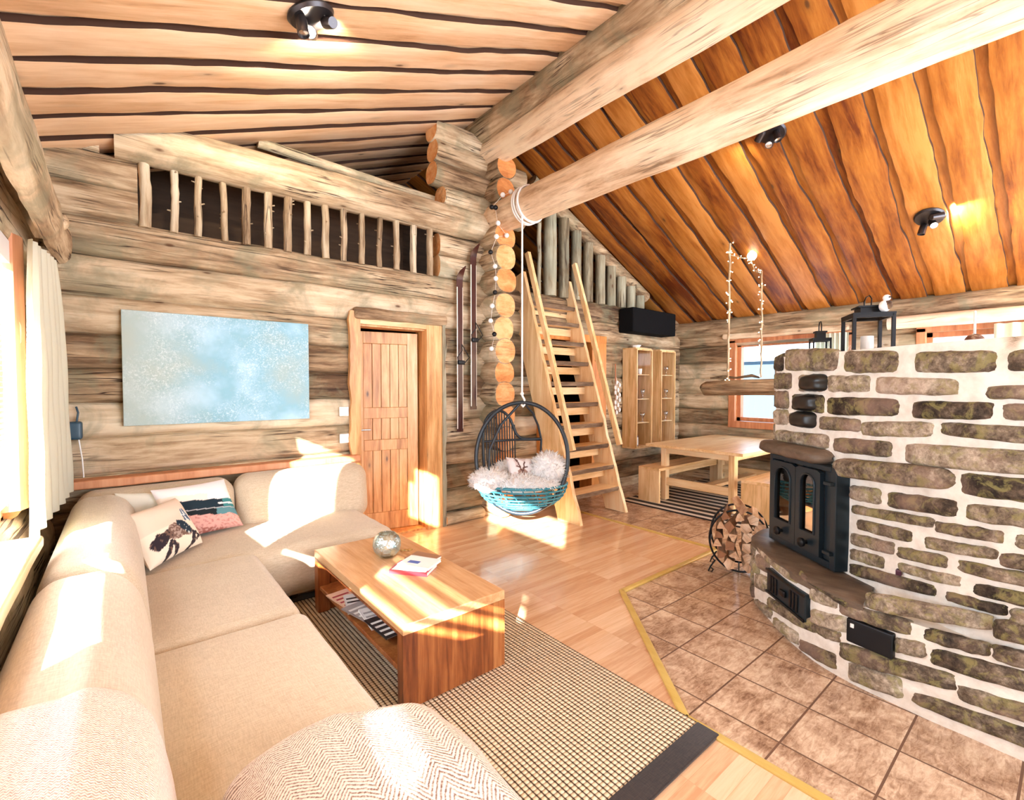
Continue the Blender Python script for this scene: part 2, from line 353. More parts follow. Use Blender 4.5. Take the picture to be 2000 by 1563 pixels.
m_bark = wood('wood_bark', [(.35, (.05, .025, .015)), (.5, (.20, .12, .07)), (.65, (.42, .30, .19))], 0, 5, 5, .9, .8)
m_treadedge = wood('bark_tread_edge', [(.3, (.05, .03, .018)), (.5, (.17, .11, .07)), (.7, (.36, .26, .17))], 0, 6, 4, .9, .8)
m_stick = wood('peeled_branch', [(p, (c[0]*.9, c[1]*.94, c[2]*.97)) for p, c in LOGR], 2, 11, 1.9, .75, .5, .08, .9)
m_cabglass = glassy('cabinet_glass', (.97, .98, .98), .002, fr=.01)
# ================================================================== THE SETTING
XL, XR, YB, YR = -.38, 7.3, 4.39, -3.0
def zl(x): return 3.21+.39*x
def zr(x): return 6.03-.48*x
XRG = (6.03-3.21)/(.39+.48); ZRG = zl(XRG)
# floors
mb = MB(); poly = [(XL-.3, YR), (1.93, YR), (1.93, 1.11), (2.78, 2.11), (4.17, 2.11), (4.17, 4.5), (4.17, 8.2), (XL-.3, 8.2)]
n_ = len(poly)
mb.add([(x, y, 0) for x, y in poly]+[(x, y, -.03) for x, y in poly], [tuple(range(n_)), tuple(range(2*n_-1, n_-1, -1))]+[(i, i+n_, (i+1) % n_+n_, (i+1) % n_) for i in range(n_)])
mb.build('floor', m_lam, smooth=False, kind='structure', label='glossy peach laminate floor of the living area')
mb = MB(); mb.box((1.5, YR, -.06), (XR+.3, 8.2, -.006)); mb.build('floor', m_tile, smooth=False, kind='structure', label='brown stone-look square tile floor')
mb = MB()
bp = [(1.93, YR), (1.93, 1.11), (2.78, 2.11), (4.17, 2.11), (4.17, 4.36)]
m_strip = wood('golden_strip', [(.3, (.50, .33, .08)), (.7, (.72, .55, .2))], 1, 6, 2, .3, .05)
for (a, b) in zip(bp, bp[1:]):
    d = Vector((b[0]-a[0], b[1]-a[1], 0)); L = d.length; M = Matrix.Translation((*a, 0))@d.to_track_quat('X', 'Z').to_matrix().to_4x4()
    mb.rbox((-.01, -.022, -.008), (L+.01, .022, .011), .008, 2, 0, None, M, 1)
mb.build('trim_1', m_strip, kind='structure', autos=40)

# ---- log walls
ROWS = [-.12, .12, .38, .63, .88, 1.13, 1.38, 1.62, 1.87, 2.13, 2.41, 2.67]
def logpath(a, b, step=.16):
    a, b = Vector(a), Vector(b); n = max(2, int((b-a).length/step)); return [a.lerp(b, i/n) for i in range(n+1)]
def wlog(mb, a, b, z0, z1, up=(0, 0, 1), th=.10, ns=.10):
    mb.R = rn(0, 1); zc = (z0+z1)/2; rz = (z1-z0)/2*1.05
    mb.tube([(p.x, p.y, p.z) for p in logpath((a[0], a[1], zc), (b[0], b[1], zc))], rz, 18, 0, True, 1, ns=ns, seed=rn(0, 99), sq=(rz, th, 2.7, up))
# superellipse: sq = (vertical radius, depth radius, exponent, up)
def holes(z0, z1, x0, x1, hs):
    segs = [(x0, x1)]; zc = (z0+z1)/2
    for (hx0, hx1, hz0, hz1) in hs:
        if hz0 < zc < hz1:
            out = []
            for a, b in segs:
                if hx1 <= a or hx0 >= b: out.append((a, b)); continue
                if hx0 > a: out.append((a, hx0))
                if hx1 < b: out.append((hx1, b))
            segs = out
    return segs
# back wall, living side (door 1 opening 1.70-2.60)
mb = MB()
for z0, z1 in zip(ROWS, ROWS[1:]):
    for a, b in holes(z0, z1, XL-.05, 3.4, [(1.72, 2.5, -1, 2.13)]): wlog(mb, (a, YB+.075), (b, YB+.075), z0, z1)
for z0, z1 in ((2.67, 2.90), (2.90, 3.13)):
    wlog(mb, (XL-.05, YB+.075), (.105, YB+.075), z0, z1); wlog(mb, (2.615, YB+.075), (3.4, YB+.075), z0, z1)
wlog(mb, (XL, YB+.085), (-.1, YB+.085), 3.13, 3.22)
for x0, x1, z0, z1 in ((XL, 1.72, -.1, 2.55), (1.72, 2.5, 2.12, 2.55), (2.5, 3.42, -.1, 2.55), (XL, .10, 2.5, 3.03), (2.62, 3.4, 2.5, 3.3)):
    mb.box((x0, YB+.07, z0), (x1, YB+.16, z1), 2)
mb.build('wall_back', [m_logx, m_end, m_darkwood], kind='structure', autos=60, label='back log wall of the living area')
# back wall, dining side (door 2 opening 4.2-5.02)
mb = MB()
for z0, z1 in list(zip(ROWS, ROWS[1:])):
    for a, b in holes(z0, z1, 3.3, XR+.1, [(4.22, 5.02, -1, 2.13)]): wlog(mb, (a, YB+.075), (b, YB+.075), z0, z1)
for x0, x1, z0, z1 in ((3.4, 4.22, -.1, 2.6), (4.22, 5.02, 2.12, 2.6), (5.02, XR, -.1, 2.6)):
    mb.box((x0, YB+.07, z0), (x1, YB+.16, z1), 2)
mb.build('wall_back', [m_logx, m_end, m_darkwood], kind='structure', autos=60, label='back log wall of the dining area')
# crossing wall: stub logs with their sawn ends, and the short logs under the ridge
mb = MB(); zs = [.16, .41, .66, .91, 1.16, 1.41, 1.65, 1.89, 2.14, 2.40, 2.67, 2.92, 3.16]+[3.66, 3.91]
for i, z in enumerate(zs):
    mb.R = rn(0, 1); r = .142 if z < 3.5 else .13; x = 3.295+rn(-.012, .012); y0 = 4.12+rn(-.025, .02)
    P = logpath((x, y0, z), (x, 5.2, z)); mb.tube([Vector((x, y0-.012, z))]+P, [r*.93]+[r]*len(P), 20, 0, True, 1, ns=.07, seed=i*3.1, sq=(r, r*1.04, 2.2, (0, 0, 1)))
mb.build('wall_corner', [m_logy, m_end], kind='structure', autos=50, label='stacked log ends of the crossing wall')
mb = MB()
for i, z in enumerate((3.50, 3.73, 3.96, 4.17)):
    x0 = 2.56+(.06 if i == 0 else 0)+rn(-.03, .03); mb.R = rn(0, 1)
    P = logpath((x0, YB, z), (3.75 if z < 4 else 3.5, YB, z)); mb.tube([Vector((x0-.012, YB, z))]+P, [.112]+[.122]*len(P), 20, 0, True, 1, ns=.07, seed=i*5.3, sq=(.12, .125, 2.15, (0, 0, 1)))
mb.build('wall_corner', [m_logx, m_end], kind='structure', autos=50, label='short stacked logs carrying the ridge')
# log rail above the living wall
# window wall (X = XR)
mb = MB(); W1 = (2.0, 3.43, .96, 2.16); W2 = (.15, 1.2, .96, 2.13)
for z0, z1 in zip(ROWS[:-1], ROWS[1:-1]):
    for a, b in holes(z0, z1, YR, 4.45, [W1, W2]): wlog(mb, (XR+.08, a), (XR+.08, b), z0, z1)
mb.R = .3; mb.tube([Vector((XR+.04, p.y, 2.43-.01*p.y/4)) for p in logpath((XR, YR, 2.4), (XR, 4.5, 2.4))], .15, 18, 0, True, 1, ns=.1, seed=4)
for y0, y1, z0, z1 in ((YR, W2[0], -.1, 2.5), (W2[1], W1[0], -.1, 2.5), (W1[1], 4.5, -.1, 2.5), (W2[0], W2[1], -.1, .93), (W2[0], W2[1], 2.15, 2.5), (W1[0], W1[1], -.1, .93), (W1[0], W1[1], 2.18, 2.5)):
    mb.box((XR+.09, y0, z0), (XR+.2, y1, z1), 2)
mb.box((XR, 4.5, -.1), (XR+.2, 8.2, 2.6), 2)
mb.build('wall_right', [m_logy, m_end, m_darkwood], kind='structure', autos=60)
# side wall (X = XL): seen window, plus unseen openings added to shape the sun
mb = MB(); WLS = [(2.2, 3.16, .88, 2.16), (1.42, 2.04, 1.45, 2.10), (-.1, 1.2, .88, 1.38), (-.4, 1.0, 1.72, 2.14)]; WL = WLS[0]; WLOG = WLS+[(-.1, 3.16, .9, 1.12)]
for z0, z1 in list(zip(ROWS, ROWS[1:]))+[(2.67, 2.9), (2.9, 3.1)]:
    for a, b in holes(z0, z1, YR, 4.45, WLOG): wlog(mb, (XL-.09, a), (XL-.09, b), z0, z1)
for y0, y1, z0, z1 in ((YR, 4.5, -.1, .88), (YR, 4.5, 2.16, 3.1), (3.16, 4.5, .88, 2.16), (2.04, 2.2, 1.10, 2.16), (1.42, 2.04, 1.10, 1.45), (1.42, 2.04, 2.1, 2.16), (1.2, 1.42, 1.10, 2.16), (1.0, 1.2, 1.38, 2.16),
        (YR, -.4, .88, 2.16), (-.4, -.1, .88, 1.72), (-.1, 1.0, 1.38, 1.72), (-.4, 1.0, 2.14, 2.16)):
    mb.box((XL-.2, y0, z0), (XL-.1, y1, z1), 2)
mb.box((XL-.2, 4.5, -.1), (XL-.05, 8.2, 3.1), 2)
mb.build('wall_left', [m_logy, m_end, m_darkwood], kind='structure', autos=60)
# unseen end wall; its opening is added to let fill light in
mb = MB()
for a, b in (((XL-.2, YR-.15, -.1), (1.3, YR, 3.6)), ((6.7, YR-.15, -.1), (XR+.2, YR, 2.9)), ((1.3, YR-.15, -.1), (6.7, YR, .25)), ((1.3, YR-.15, 3.3), (5.2, YR, 4.5))): mb.box(a, b)
mb.build('wall_front', m_logx, kind='structure', smooth=False)
mb = MB(); mb.box((XL-.2, 6.4, -.1), (XR+.2, 6.5, 4.6)); mb.build('wall_far', m_darkwood, kind='structure', smooth=False)  # far wall coloured dark in place of the shade behind the loft
# loft floor, the loft's shade put into its dark colour
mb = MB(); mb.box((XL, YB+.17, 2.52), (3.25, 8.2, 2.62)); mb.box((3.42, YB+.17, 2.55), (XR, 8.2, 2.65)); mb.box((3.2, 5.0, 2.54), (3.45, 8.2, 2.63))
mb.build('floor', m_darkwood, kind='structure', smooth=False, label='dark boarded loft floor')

# ---- boarded ceilings (local x runs down the slope from the ridge)
def ceiling(sgn, slope, length, mat, y_first, label):
    mb = MB(); th = .034; pitch = .325; gap = .07; k0 = int((YR-.1-y_first)/pitch)-1
    for k in range(k0, k0+36):
        yc = y_first+k*pitch; y0, y1 = yc+gap/2, yc+pitch-gap/2
        if y1 > 8.2: break
        mb.R = rn(0, 1); N = int(length/.07); top = []; sd = rn(0, 90)
        amp = .013+rn(0, .012)
        def edge(x, s):
            return amp*1.6*noise.noise(Vector((x*1.1, s, sd)))+amp*.7*noise.noise(Vector((x*5, s, sd)))
        L = []; Rr = []
        for i in range(N+1):
            x = length*i/N; L.append((x, y0+edge(x, 0)+.0)); Rr.append((x, y1+edge(x, 7)))
        e = .010
        rows = [[(x, y-e*.2, th) for x, y in L], [(x, y, .0) for x, y in L], [(x, y+.012, -.003) for x, y in L],
                [(x, y-.012, -.003) for x, y in Rr], [(x, y, .0) for x, y in Rr], [(x, y+e*.2, th) for x, y in Rr]]
        mb.grid(rows[0:2], 1); mb.grid(rows[1:5], 0); mb.grid(rows[4:6], 1)
        # recessed board over the gap
        mb.R = rn(0, 1); mb.box((0, yc-.09, th+.004), (length, yc+.09, th+.03), 0)
    mb.box((0, YR-.15, th+.03), (length, 8.3, th+.1), 2)
    ang = math.atan(slope)
    if sgn > 0: rot = Matrix.Rotation(ang, 4, 'Y')
    else:   # mirror: turn about z and tilt
        rot = Matrix.Rotation(-ang, 4, 'Y')@Matrix.Diagonal((-1, 1, 1, 1))
        mb.f = [f[::-1] for f in mb.f]
    me = mb.build('ceiling', [mat, m_darkbark, m_darkwood], kind='structure', autos=35, label=label)
    me.matrix_world = Matrix.Translation((XRG, 0, ZRG))@rot
    return me
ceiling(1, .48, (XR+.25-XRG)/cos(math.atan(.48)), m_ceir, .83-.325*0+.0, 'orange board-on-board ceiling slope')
ceiling(-1, .39, (XRG-XL+.25)/cos(math.atan(.39)), m_ceil, 2.95, 'pale board-on-board ceiling slope')

# ---- beams
def beam(name, x, z, r0, r1, y0, y1, label, seed, dx=0, mt=None):
    mb = MB(); mb.R = rn(0, 1); P = logpath((x, y0, z), (x+dx, y1, z), .12)
    P = [p+Vector((.03*noise.noise(Vector((p.y*.6, seed, 0))), 0, .03*noise.noise(Vector((p.y*.6, 5, seed))))) for p in P]
    mb.tube([P[0]-Vector((0, .01, 0))]+P, [r0*.95]+[r0+(r1-r0)*i/(len(P)-1) for i in range(len(P))], 28, 0, True, 1, ns=.045, seed=seed)
    return mb.build(name, [mt or m_beam, m_end], autos=60, label=label, cat='beam')
b = beam('ridge_log', 3.24, 4.11, .205, .15, YR+.02, 4.9, 'lower ridge log, blotched and half peeled, running under the roof ridge', 3); b['category'] = 'beam'
beam('ridge_log', 3.14, 4.33, .19, .15, YR+.02, 4.9, 'upper ridge log tight against the pale ceiling boards', 11, mt=m_logy)
beam('purlin_log', 3.3, 3.39, .225, .165, YR+.02, 4.75, 'smooth peeled log beam from which the hanging chair rope is slung', 23)
# ---- loft railing over the living room
t = thing('loft_railing', (1.3, YB, 2.67), 'grey log railing with a row of knotty branch balusters above the painting wall', 'railing')
mb = MB(); mb.R = .6; P = logpath((-.02, YB-.0, 3.265), (3.22, YB-.0, 3.29))
mb.tube(P, [.155]*len(P), 20, 0, True, 1, ns=.06, seed=8); mb.build('handrail_log', [m_logx, m_end], t, autos=60)
def stick(mb, x, z0, z1, r, y, seed, knob=True):
    mb.R = rn(0, 1); P = [Vector((x+.012*noise.noise(Vector((z*4, seed, 0))), y+.008*noise.noise(Vector((z*4, 3, seed))), z)) for z in [z0+(z1-z0)*i/10 for i in range(11)]]
    mb.tube(P, [r*(1+.14*noise.noise(Vector((i*.9, seed, 1)))) for i in range(11)], 10, 0, ns=.12, seed=seed)
    if knob:
        for k in range(random.randint(2, 5)):
            a = rn(0, 2*pi); z = rn(z0+.05, z1-.05); mb.tube([(x, y, z), (x+cos(a)*(r+.018), y+sin(a)*(r+.018), z+.008)], [.009, .005], 6)
for i, xx in enumerate([.145, .32, .475, .645, .80, .965, 1.12, 1.28, 1.435, 1.60, 1.77, 1.945, 2.12, 2.31, 2.50]):
    mb = MB(); stick(mb, xx, 2.655, 3.16, .036 if i == 0 else .029+rn(-.004, .005), YB+.0, i*7.7, i > 0); mb.build('baluster', m_stick, t, autos=60)
mb = MB(); mb.R = .8; mb.tube([(.92, 4.52, 3.57), (1.5, 4.52, 3.55), (2.2, 4.53, 3.53), (2.89, 4.54, 3.52)], [.045, .042, .04, .036], 12, 0, ns=.1, seed=3)
mb.build('barked_pole', m_logx, autos=60, label='thin pale pole lying on top of the loft handrail log', cat='pole')
# ---- upright logs closing the loft above the dining side
t = thing('gable_screen', (5.2, YB, 2.67), 'row of short grey upright logs under the roof slope above the dining wall', 'railing')
for i, xx in enumerate([4.27, 4.52, 4.76, 5.0, 5.26, 5.5, 5.74, 5.97, 6.2]):
    mb = MB(); zt = zr(xx)-.16; mb.R = rn(0, 1); P = [(xx, YB+.02, 2.66+(zt-2.66)*k/6) for k in range(7)]
    mb.tube(P, [.072]*7 if i else [.085]*7, 14, 0, ns=.09, seed=i*3.3); mb.build('upright_log', m_logz, t, autos=60)
mb = MB(); mb.R = .2; mb.tube([(x, YB+.03, zr(x)-.095) for x in [3.95+.3*k for k in range(9)]], [.09]*9, 14, 0, ns=.06, seed=2); mb.build('rafter_log', m_logx, t, autos=60)
mb = MB(); stick(mb, 4.06, 2.66, 3.62, .026, YB-.0, 31); mb.build('barked_post', m_logz, t, autos=60)
mb = MB(); mb.box((4.2, YB+.17, 2.66), (6.4, YB+.19, 2.7)); 
# ---- baseboards, ledge plank
mb = MB(); mb.R = .4
mb.tube([(p.x, p.y, p.z) for p in logpath((2.64, YB-.05, .06), (3.14, YB-.05, .06))], .06, 12, 0, True, 1, ns=.1, seed=5); mb.build('baseboard_back', [m_logx, m_end], autos=50, kind='structure')
mb = MB(); mb.R = .7; mb.rbox((XL, YB-.13, .80), (1.69, YB+.02, .86), .012, 2, 0, lambda p: p+Vector((0, .012*noise.noise(p*5), 0)), None, 30); mb.build('trim_2', m_redwood, kind='structure', autos=40, label='brown ledge plank along the wall above the sofa back')

# ---- door 1
d1 = thing('door_1', (2.1, YB, 0), 'half open knotty pine panel door in the back wall with live-edge casing', 'door', kind='structure')
def wavyboard(mb, x0, x1, y0, y1, z0, z1, side, amp=.022, seed=0):
    N = 26; rows = []
    for i in range(N+1):
        z = z0+(z1-z0)*i/N; w = amp*noise.noise(Vector((z*5.5, seed, 0)))
        a = x0+(w if side < 0 else 0); b = x1+(w if side > 0 else 0)
        rows.append([(a, y1, z), (a, y0, z), (b, y0, z), (b, y1, z)])
    mb.grid(rows, 0, closev=True); mb.add(rows[0], [(0, 1, 2, 3)]); mb.add(rows[-1], [(3, 2, 1, 0)])
mb = MB(); mb.R = .2; wavyboard(mb, 1.62, 1.72, YB-.075, YB-.03, .42*0, 2.2, -1, .04, 2); mb.build('casing', m_pine, d1, autos=40)
mb = MB(); mb.R = .5; wavyboard(mb, 2.42, 2.60, YB-.075, YB-.03, 0, 2.13, 1, .008, 5); mb.build('casing', m_pine, d1, autos=40)
mb = MB(); mb.R = .9; wavyboard(mb, 2.60, 2.64, YB-.09, YB-.02, 0, 2.15, 1, .02, 9); mb.build('bark_edge', m_logz, d1, autos=40)
mb = MB(); mb.R = .1; mb.rbox((1.66, YB-.1, 2.13), (2.66, YB-.02, 2.24), .03, 3, 0, lambda p: p+Vector((0, 0, .012*noise.noise(p*4))), None, 16); mb.build('head_casing', m_logx, d1, autos=50)
mb = MB(); mb.box((1.70, YB-.07, 2.085), (2.45, YB-.025, 2.135)); mb.build('head_board', m_pinex, d1, smooth=False)
mb = MB(); mb.box((1.70, YB-.03, 0), (1.73, YB+.16, 2.1)); mb.box((2.42, YB-.03, 0), (2.50, YB+.16, 2.1)); mb.box((1.73, YB-.03, 2.07), (2.42, YB+.16, 2.12)); mb.box((1.73, YB-.03, -.005), (2.42, YB+.16, .018)); mb.build('jamb', m_pine, d1, smooth=False)
hinge = Vector((2.405, YB+.11, 0)); A = radians(180-13); M = Matrix.Translation(hinge)@Matrix.Rotation(A, 4, 'Z')  # local x from the hinge to the free edge
lf = thing('door_leaf', hinge, None, None); lf.parent = d1; lf.location = hinge-Vector(d1.location)
def dm(n_, *boxes, mat=m_pine, bev=.004):
    mb = MB(); mb.R = rn(0, 1)
    for a, b in boxes: mb.box(a, b, 0, M)
    return mb.build(n_, mat, lf, smooth=False, bevel=bev)
DW = .665
dm('stile', ((0, -.02, .02), (.11, .02, 2.05))); dm('stile', ((DW-.11, -.02, .02), (DW, .02, 2.05)))
dm('rail', ((.11, -.02, 1.93), (DW-.11, .02, 2.05)), ((.11, -.02, 1.17), (DW-.11, .02, 1.28)), ((.11, -.02, .84), (DW-.11, .02, .95)), ((.11, -.02, .02), (DW-.11, .02, .20)))
pb = []
for z0, z1 in ((.2, .84), (.95, 1.17), (1.28, 1.93)):
    k = 5
    for i in range(k):
        w = (DW-.22)/k; pb.append(((.11+i*w+.002, -.008, z0), (.11+(i+1)*w-.002, .008, z1)))
dm('panel', *pb, bev=.003)
mb = MB()
for z in (1.06, .98): mb.lathe([(.0001, 0), (.026, 0), (.026, .008), (.0001, .008)], M@Vector((DW-.05, .02, z)), 20, 0, (M.to_3x3()@Matrix.Rotation(-pi/2, 3, 'X')))
mb.tube([M@Vector((DW-.05, .02, 1.06)), M@Vector((DW-.05, .065, 1.06)), M@Vector((DW-.17, .065, 1.06))], .009, 10); mb.build('door_handle', m_steel, lf, autos=50)
# ---- door 2 behind the ladder
d2 = thing('door_2', (4.6, YB, 0), 'orange pine door frame in the dining wall behind the ladder', 'door', kind='structure')
mb = MB(); mb.box((5.0, YB-.07, 0), (5.3, YB-.02, 2.16)); mb.box((4.0, YB-.07, 0), (4.22, YB-.02, 2.16)); mb.box((4.0, YB-.075, 2.1), (5.3, YB-.02, 2.2)); mb.build('casing', m_orangedoor, d2, smooth=False, bevel=.006)
mb = MB(); mb.box((5.0, YB-.02, 0), (5.04, YB+.16, 2.1)); mb.box((4.2, YB-.02, 0), (4.23, YB+.16, 2.1)); mb.build('jamb', m_orangedoor, d2, smooth=False)

# ---- windows
def window(name, wall_x, W, inward, label, mull=(), rails=(), fm=None):
    y0, y1, z0, z1 = W; s = inward; w = thing(name, (wall_x, (y0+y1)/2, z0), label, 'window', kind='structure'); fm = fm or m_redwood
    xa, xb = sorted((wall_x-s*.16, wall_x-s*.06))
    mb = MB(); f = .06
    mb.box((xa, y0, z0), (xb, y0+f, z1)); mb.box((xa, y1-f, z0), (xb, y1, z1)); mb.box((xa, y0, z0), (xb, y1, z0+(.025 if s > 0 else f))); mb.box((xa, y0, z1-f), (xb, y1, z1))
    for m_ in mull: mb.box((xa, m_-.035, z0), (xb, m_+.035, z1))
    for r_ in rails: mb.box((xa+.02, y0, r_-(.05 if r_ < 1.1 else .012)), (xb-.02, y1, r_+(.05 if r_ < 1.1 else .012)))
    mb.build('window_frame', fm, w, smooth=False, bevel=.004)
    mb = MB(); mb.box((wall_x-s*.115-.003, y0+f, z0+f), (wall_x-s*.115+.003, y1-f, z1-f)); mb.build('window_pane', m_pane, w, smooth=False)
    return w
w1 = window('window_1', XL, WL, 1, 'long side window beside the sofa with red-brown frame', (), ())
window('window_4', XL, WLS[1], 1, 'small pane in the side wall beyond the photograph'); window('window_5', XL, WLS[2], 1, 'low window in the side wall beside the sofa end', (), (1.045, 1.165, 1.265)); window('window_6', XL, WLS[3], 1, 'high window in the side wall near the camera')  # unseen openings added; their panes and rails cut the sun into patches
mb = MB(); mb.R = .3; N = 20
rows = []
for i in range(N+1):
    z = .92+(2.2-.92)*i/N; w_ = .018*noise.noise(Vector((z*4, 1, 3)))
    rows.append([(XL-.06, 3.3, z), (XL-.02, 3.3+w_, z), (XL+.02, 3.27+w_, z), (XL+.025, 3.2+w_*.5, z), (XL+.0, 3.13, z), (XL-.06, 3.12, z)])
mb.grid(rows, 0, closev=True); mb.build('casing', m_redwood, w1, autos=50)
mb = MB(); mb.R = .8; mb.rbox((XL-.06, -.7, .835), (XL+.115, 2.72, .885), .012, 3, 0, lambda p: p+Vector((.010*noise.noise(p*3), .0, .003*noise.noise(p*4))), None, 30); mb.build('window_sill', m_piney, w1, autos=50)
w2 = window('window_2', XR, W1, -1, 'dining window above the pine table end', (), ())
mb = MB(); mb.box((XR-.03, W1[1]-.01, .88), (XR+.03, W1[1]+.09, 2.2)); mb.box((XR-.03, W1[0]-.1, .88), (XR+.03, W1[0]+.01, 2.2)); mb.box((XR-.035, W1[0]-.1, .86), (XR+.03, W1[1]+.09, .96)); mb.box((XR-.03, W1[0]-.1, 2.16), (XR+.03, W1[1]+.09, 2.22)); mb.build('casing', m_redwood, w2, smooth=False, bevel=.006)
mb = MB(); mb.R = .2; mb.rbox((XR-.07, 1.95, 2.22), (XR+.02, 3.62, 2.31), .03, 3, 0, lambda p: p+Vector((0, .0, .02*noise.noise(p*4))), None, 20); mb.build('head_board', m_beam, w2, autos=50)
w3 = window('window_3', XR, W2, -1, 'dining window behind the top of the stone fireplace', (), ())
mb = MB(); mb.box((XR-.03, W2[1]-.01, .88), (XR+.03, W2[1]+.08, 2.18)); mb.box((XR-.03, W2[0]-.1, 2.13), (XR+.03, W2[1]+.08, 2.2)); mb.build('casing', m_redwood, w3, smooth=False, bevel=.006)
# ---- dark panel added inside the loft, standing in for its shade
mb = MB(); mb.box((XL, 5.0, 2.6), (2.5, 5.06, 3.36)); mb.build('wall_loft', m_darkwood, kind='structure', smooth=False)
# ---- snow outside
mb = MB(); N = 24; P = [[(x, y, -.35+.25*noise.noise(Vector((x*.12, y*.12, 0)))) for y in [-30+2.6*j for j in range(N+1)]] for x in [-30+2.8*i for i in range(N+1)]]
mb.grid(P); mb.build('snow_ground', m_snow, kind='structure', label='snowy ground outside the windows')
m_bluehouse = NT('pale_blue_cladding'); m_bluehouse = m_bluehouse.set((.035, .06, .08), .8)  # cladding colour darkened in place of shade on this sunlit face
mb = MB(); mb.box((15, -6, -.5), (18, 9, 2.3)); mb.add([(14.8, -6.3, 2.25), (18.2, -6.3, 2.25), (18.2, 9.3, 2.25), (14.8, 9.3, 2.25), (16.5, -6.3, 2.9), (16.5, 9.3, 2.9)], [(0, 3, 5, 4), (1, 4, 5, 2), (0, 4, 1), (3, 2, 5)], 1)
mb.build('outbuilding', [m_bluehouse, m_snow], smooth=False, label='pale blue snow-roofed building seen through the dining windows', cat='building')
# ================================================================== THE THINGS
# ---- sofa
sf = thing('corner_sofa', (.6, 2.6, 0), 'large beige linen corner sofa under the side window', 'sofa')
def wrk(a, sx, sy, ph=0):
    return lambda p: p+Vector((0, 0, a*noise.noise(Vector((p.x*sx, p.y*sy, ph)))))
def soft(name, a, b, r, parent=sf, fn=None, mat=None, n=6, mid=14, **k):
    mb = MB(); mb.rbox(a, b, r, n, 0, fn, None, mid); return mb.build(name, mat or m_sofa, parent, weld=True, **k)
def puff(a, b, amt, extra=None):
    a, b = Vector(a), Vector(b); c = (a+b)/2; h = (b-a)/2
    def f(p):
        u, v = (p.x-c.x)/h.x, (p.y-c.y)/h.y
        if p.z > c.z: p = p+Vector((0, 0, amt*(1-u*u)*(1-v*v)+.006*noise.noise(Vector((p.x*5, p.y*9, 2)))))
        if extra: p = extra(p)
        return p
    return f
A, B = (.0, .45, .22), (.655, 2.345, .44); soft('seat_cushion', A, B, .06, fn=puff(A, B, .022))
A, B = (.0, 2.355, .22), (.645, 3.36, .44); soft('seat_cushion', A, B, .06, fn=puff(A, B, .022))
A, B = (.0, 3.30, .10), (1.60, 4.28, .43); soft('corner_seat', A, B, .11, fn=puff(A, B, .03), n=8)
def lean(x0):
    def f(p):
        t = max(0, (p.z-.4)/.42); return p+Vector((-.07*t*t*max(0, min(1, (p.x+.27)/.34)), 0, .004*noise.noise(Vector((p.x*20, p.y*3, p.z*20)))))
    return f
soft('back_cushion', (-.27, 1.2, .34), (.075, 2.355, .83), .125, fn=lean(-.1), n=8, mid=20)
soft('back_cushion', (-.27, 2.36, .34), (.075, 4.0, .815), .12, fn=lean(-.1), n=8, mid=20)
def leany(p):
    t = max(0, (p.z-.4)/.42); return p+Vector((0, .07*t*t*max(0, min(1, (4.3-p.y)/.3)), 0))
soft('back_cushion', (-.26, 4.0, .34), (.64, 4.30, .80), .11, fn=leany, n=8)
soft('back_cushion', (.645, 3.99, .34), (1.675, 4.30, .81), .11, fn=leany, n=8)
soft('base', (-.24, .45, .06), (.60, 4.28, .30), .04, n=3); soft('base', (.5, 3.4, .06), (1.56, 4.28, .30), .04, n=3)
soft('armrest', (.0, .72, .24), (.64, 1.25, .56), .09)
for p in ((.5, .6), (.5, 2.3), (.9, 3.5), (1.5, 3.5), (-.15, .6)):
    mb = MB(); mb.lathe([(.001, 0), (.022, 0), (.026, .07), (.001, .07)], (*p, 0), 14); mb.build('foot', m_darkwood, sf, autos=40)
# throws
def dr(p):
    return p+Vector((.012*noise.noise(p*7), .012*noise.noise(p*6+Vector((3, 1, 0))), .016*noise.noise(Vector((p.x*5, p.y*5, 7)))))
def dr2(p):
    u = (p.x-.42)/.26; v = (p.y-1.0)/.3
    p = p+Vector((0, 0, (.05*(1-u*u)*(1-v*v) if p.z > .5 else 0)+(-.05*max(0, v)*max(0, -u))))
    p = p+Vector((0, -.10*max(0, u)*max(0, v)*1.0-.02*u, 0))
    return dr(p)
mb = MB(); mb.rbox((.155, .60, .44), (.685, 1.33, .605), .085, 8, 0, dr2, None, 26)
mb.build('throw_blanket', m_throw, weld=True, label='beige herringbone wool throw bundled over the near sofa arm', cat='blanket')
mb = MB(); mb.rbox((-.29, .75, .32), (.085, 1.46, .845), .125, 8, 0, lambda p: lean(-.1)(p)+Vector((0, .03*noise.noise(Vector((p.x*6, p.z*6, 0))), 0)), None, 24)
mb.build('knitted_throw', m_knit, weld=True, label='pink-beige knitted throw pulled over the near end of the sofa back', cat='blanket')

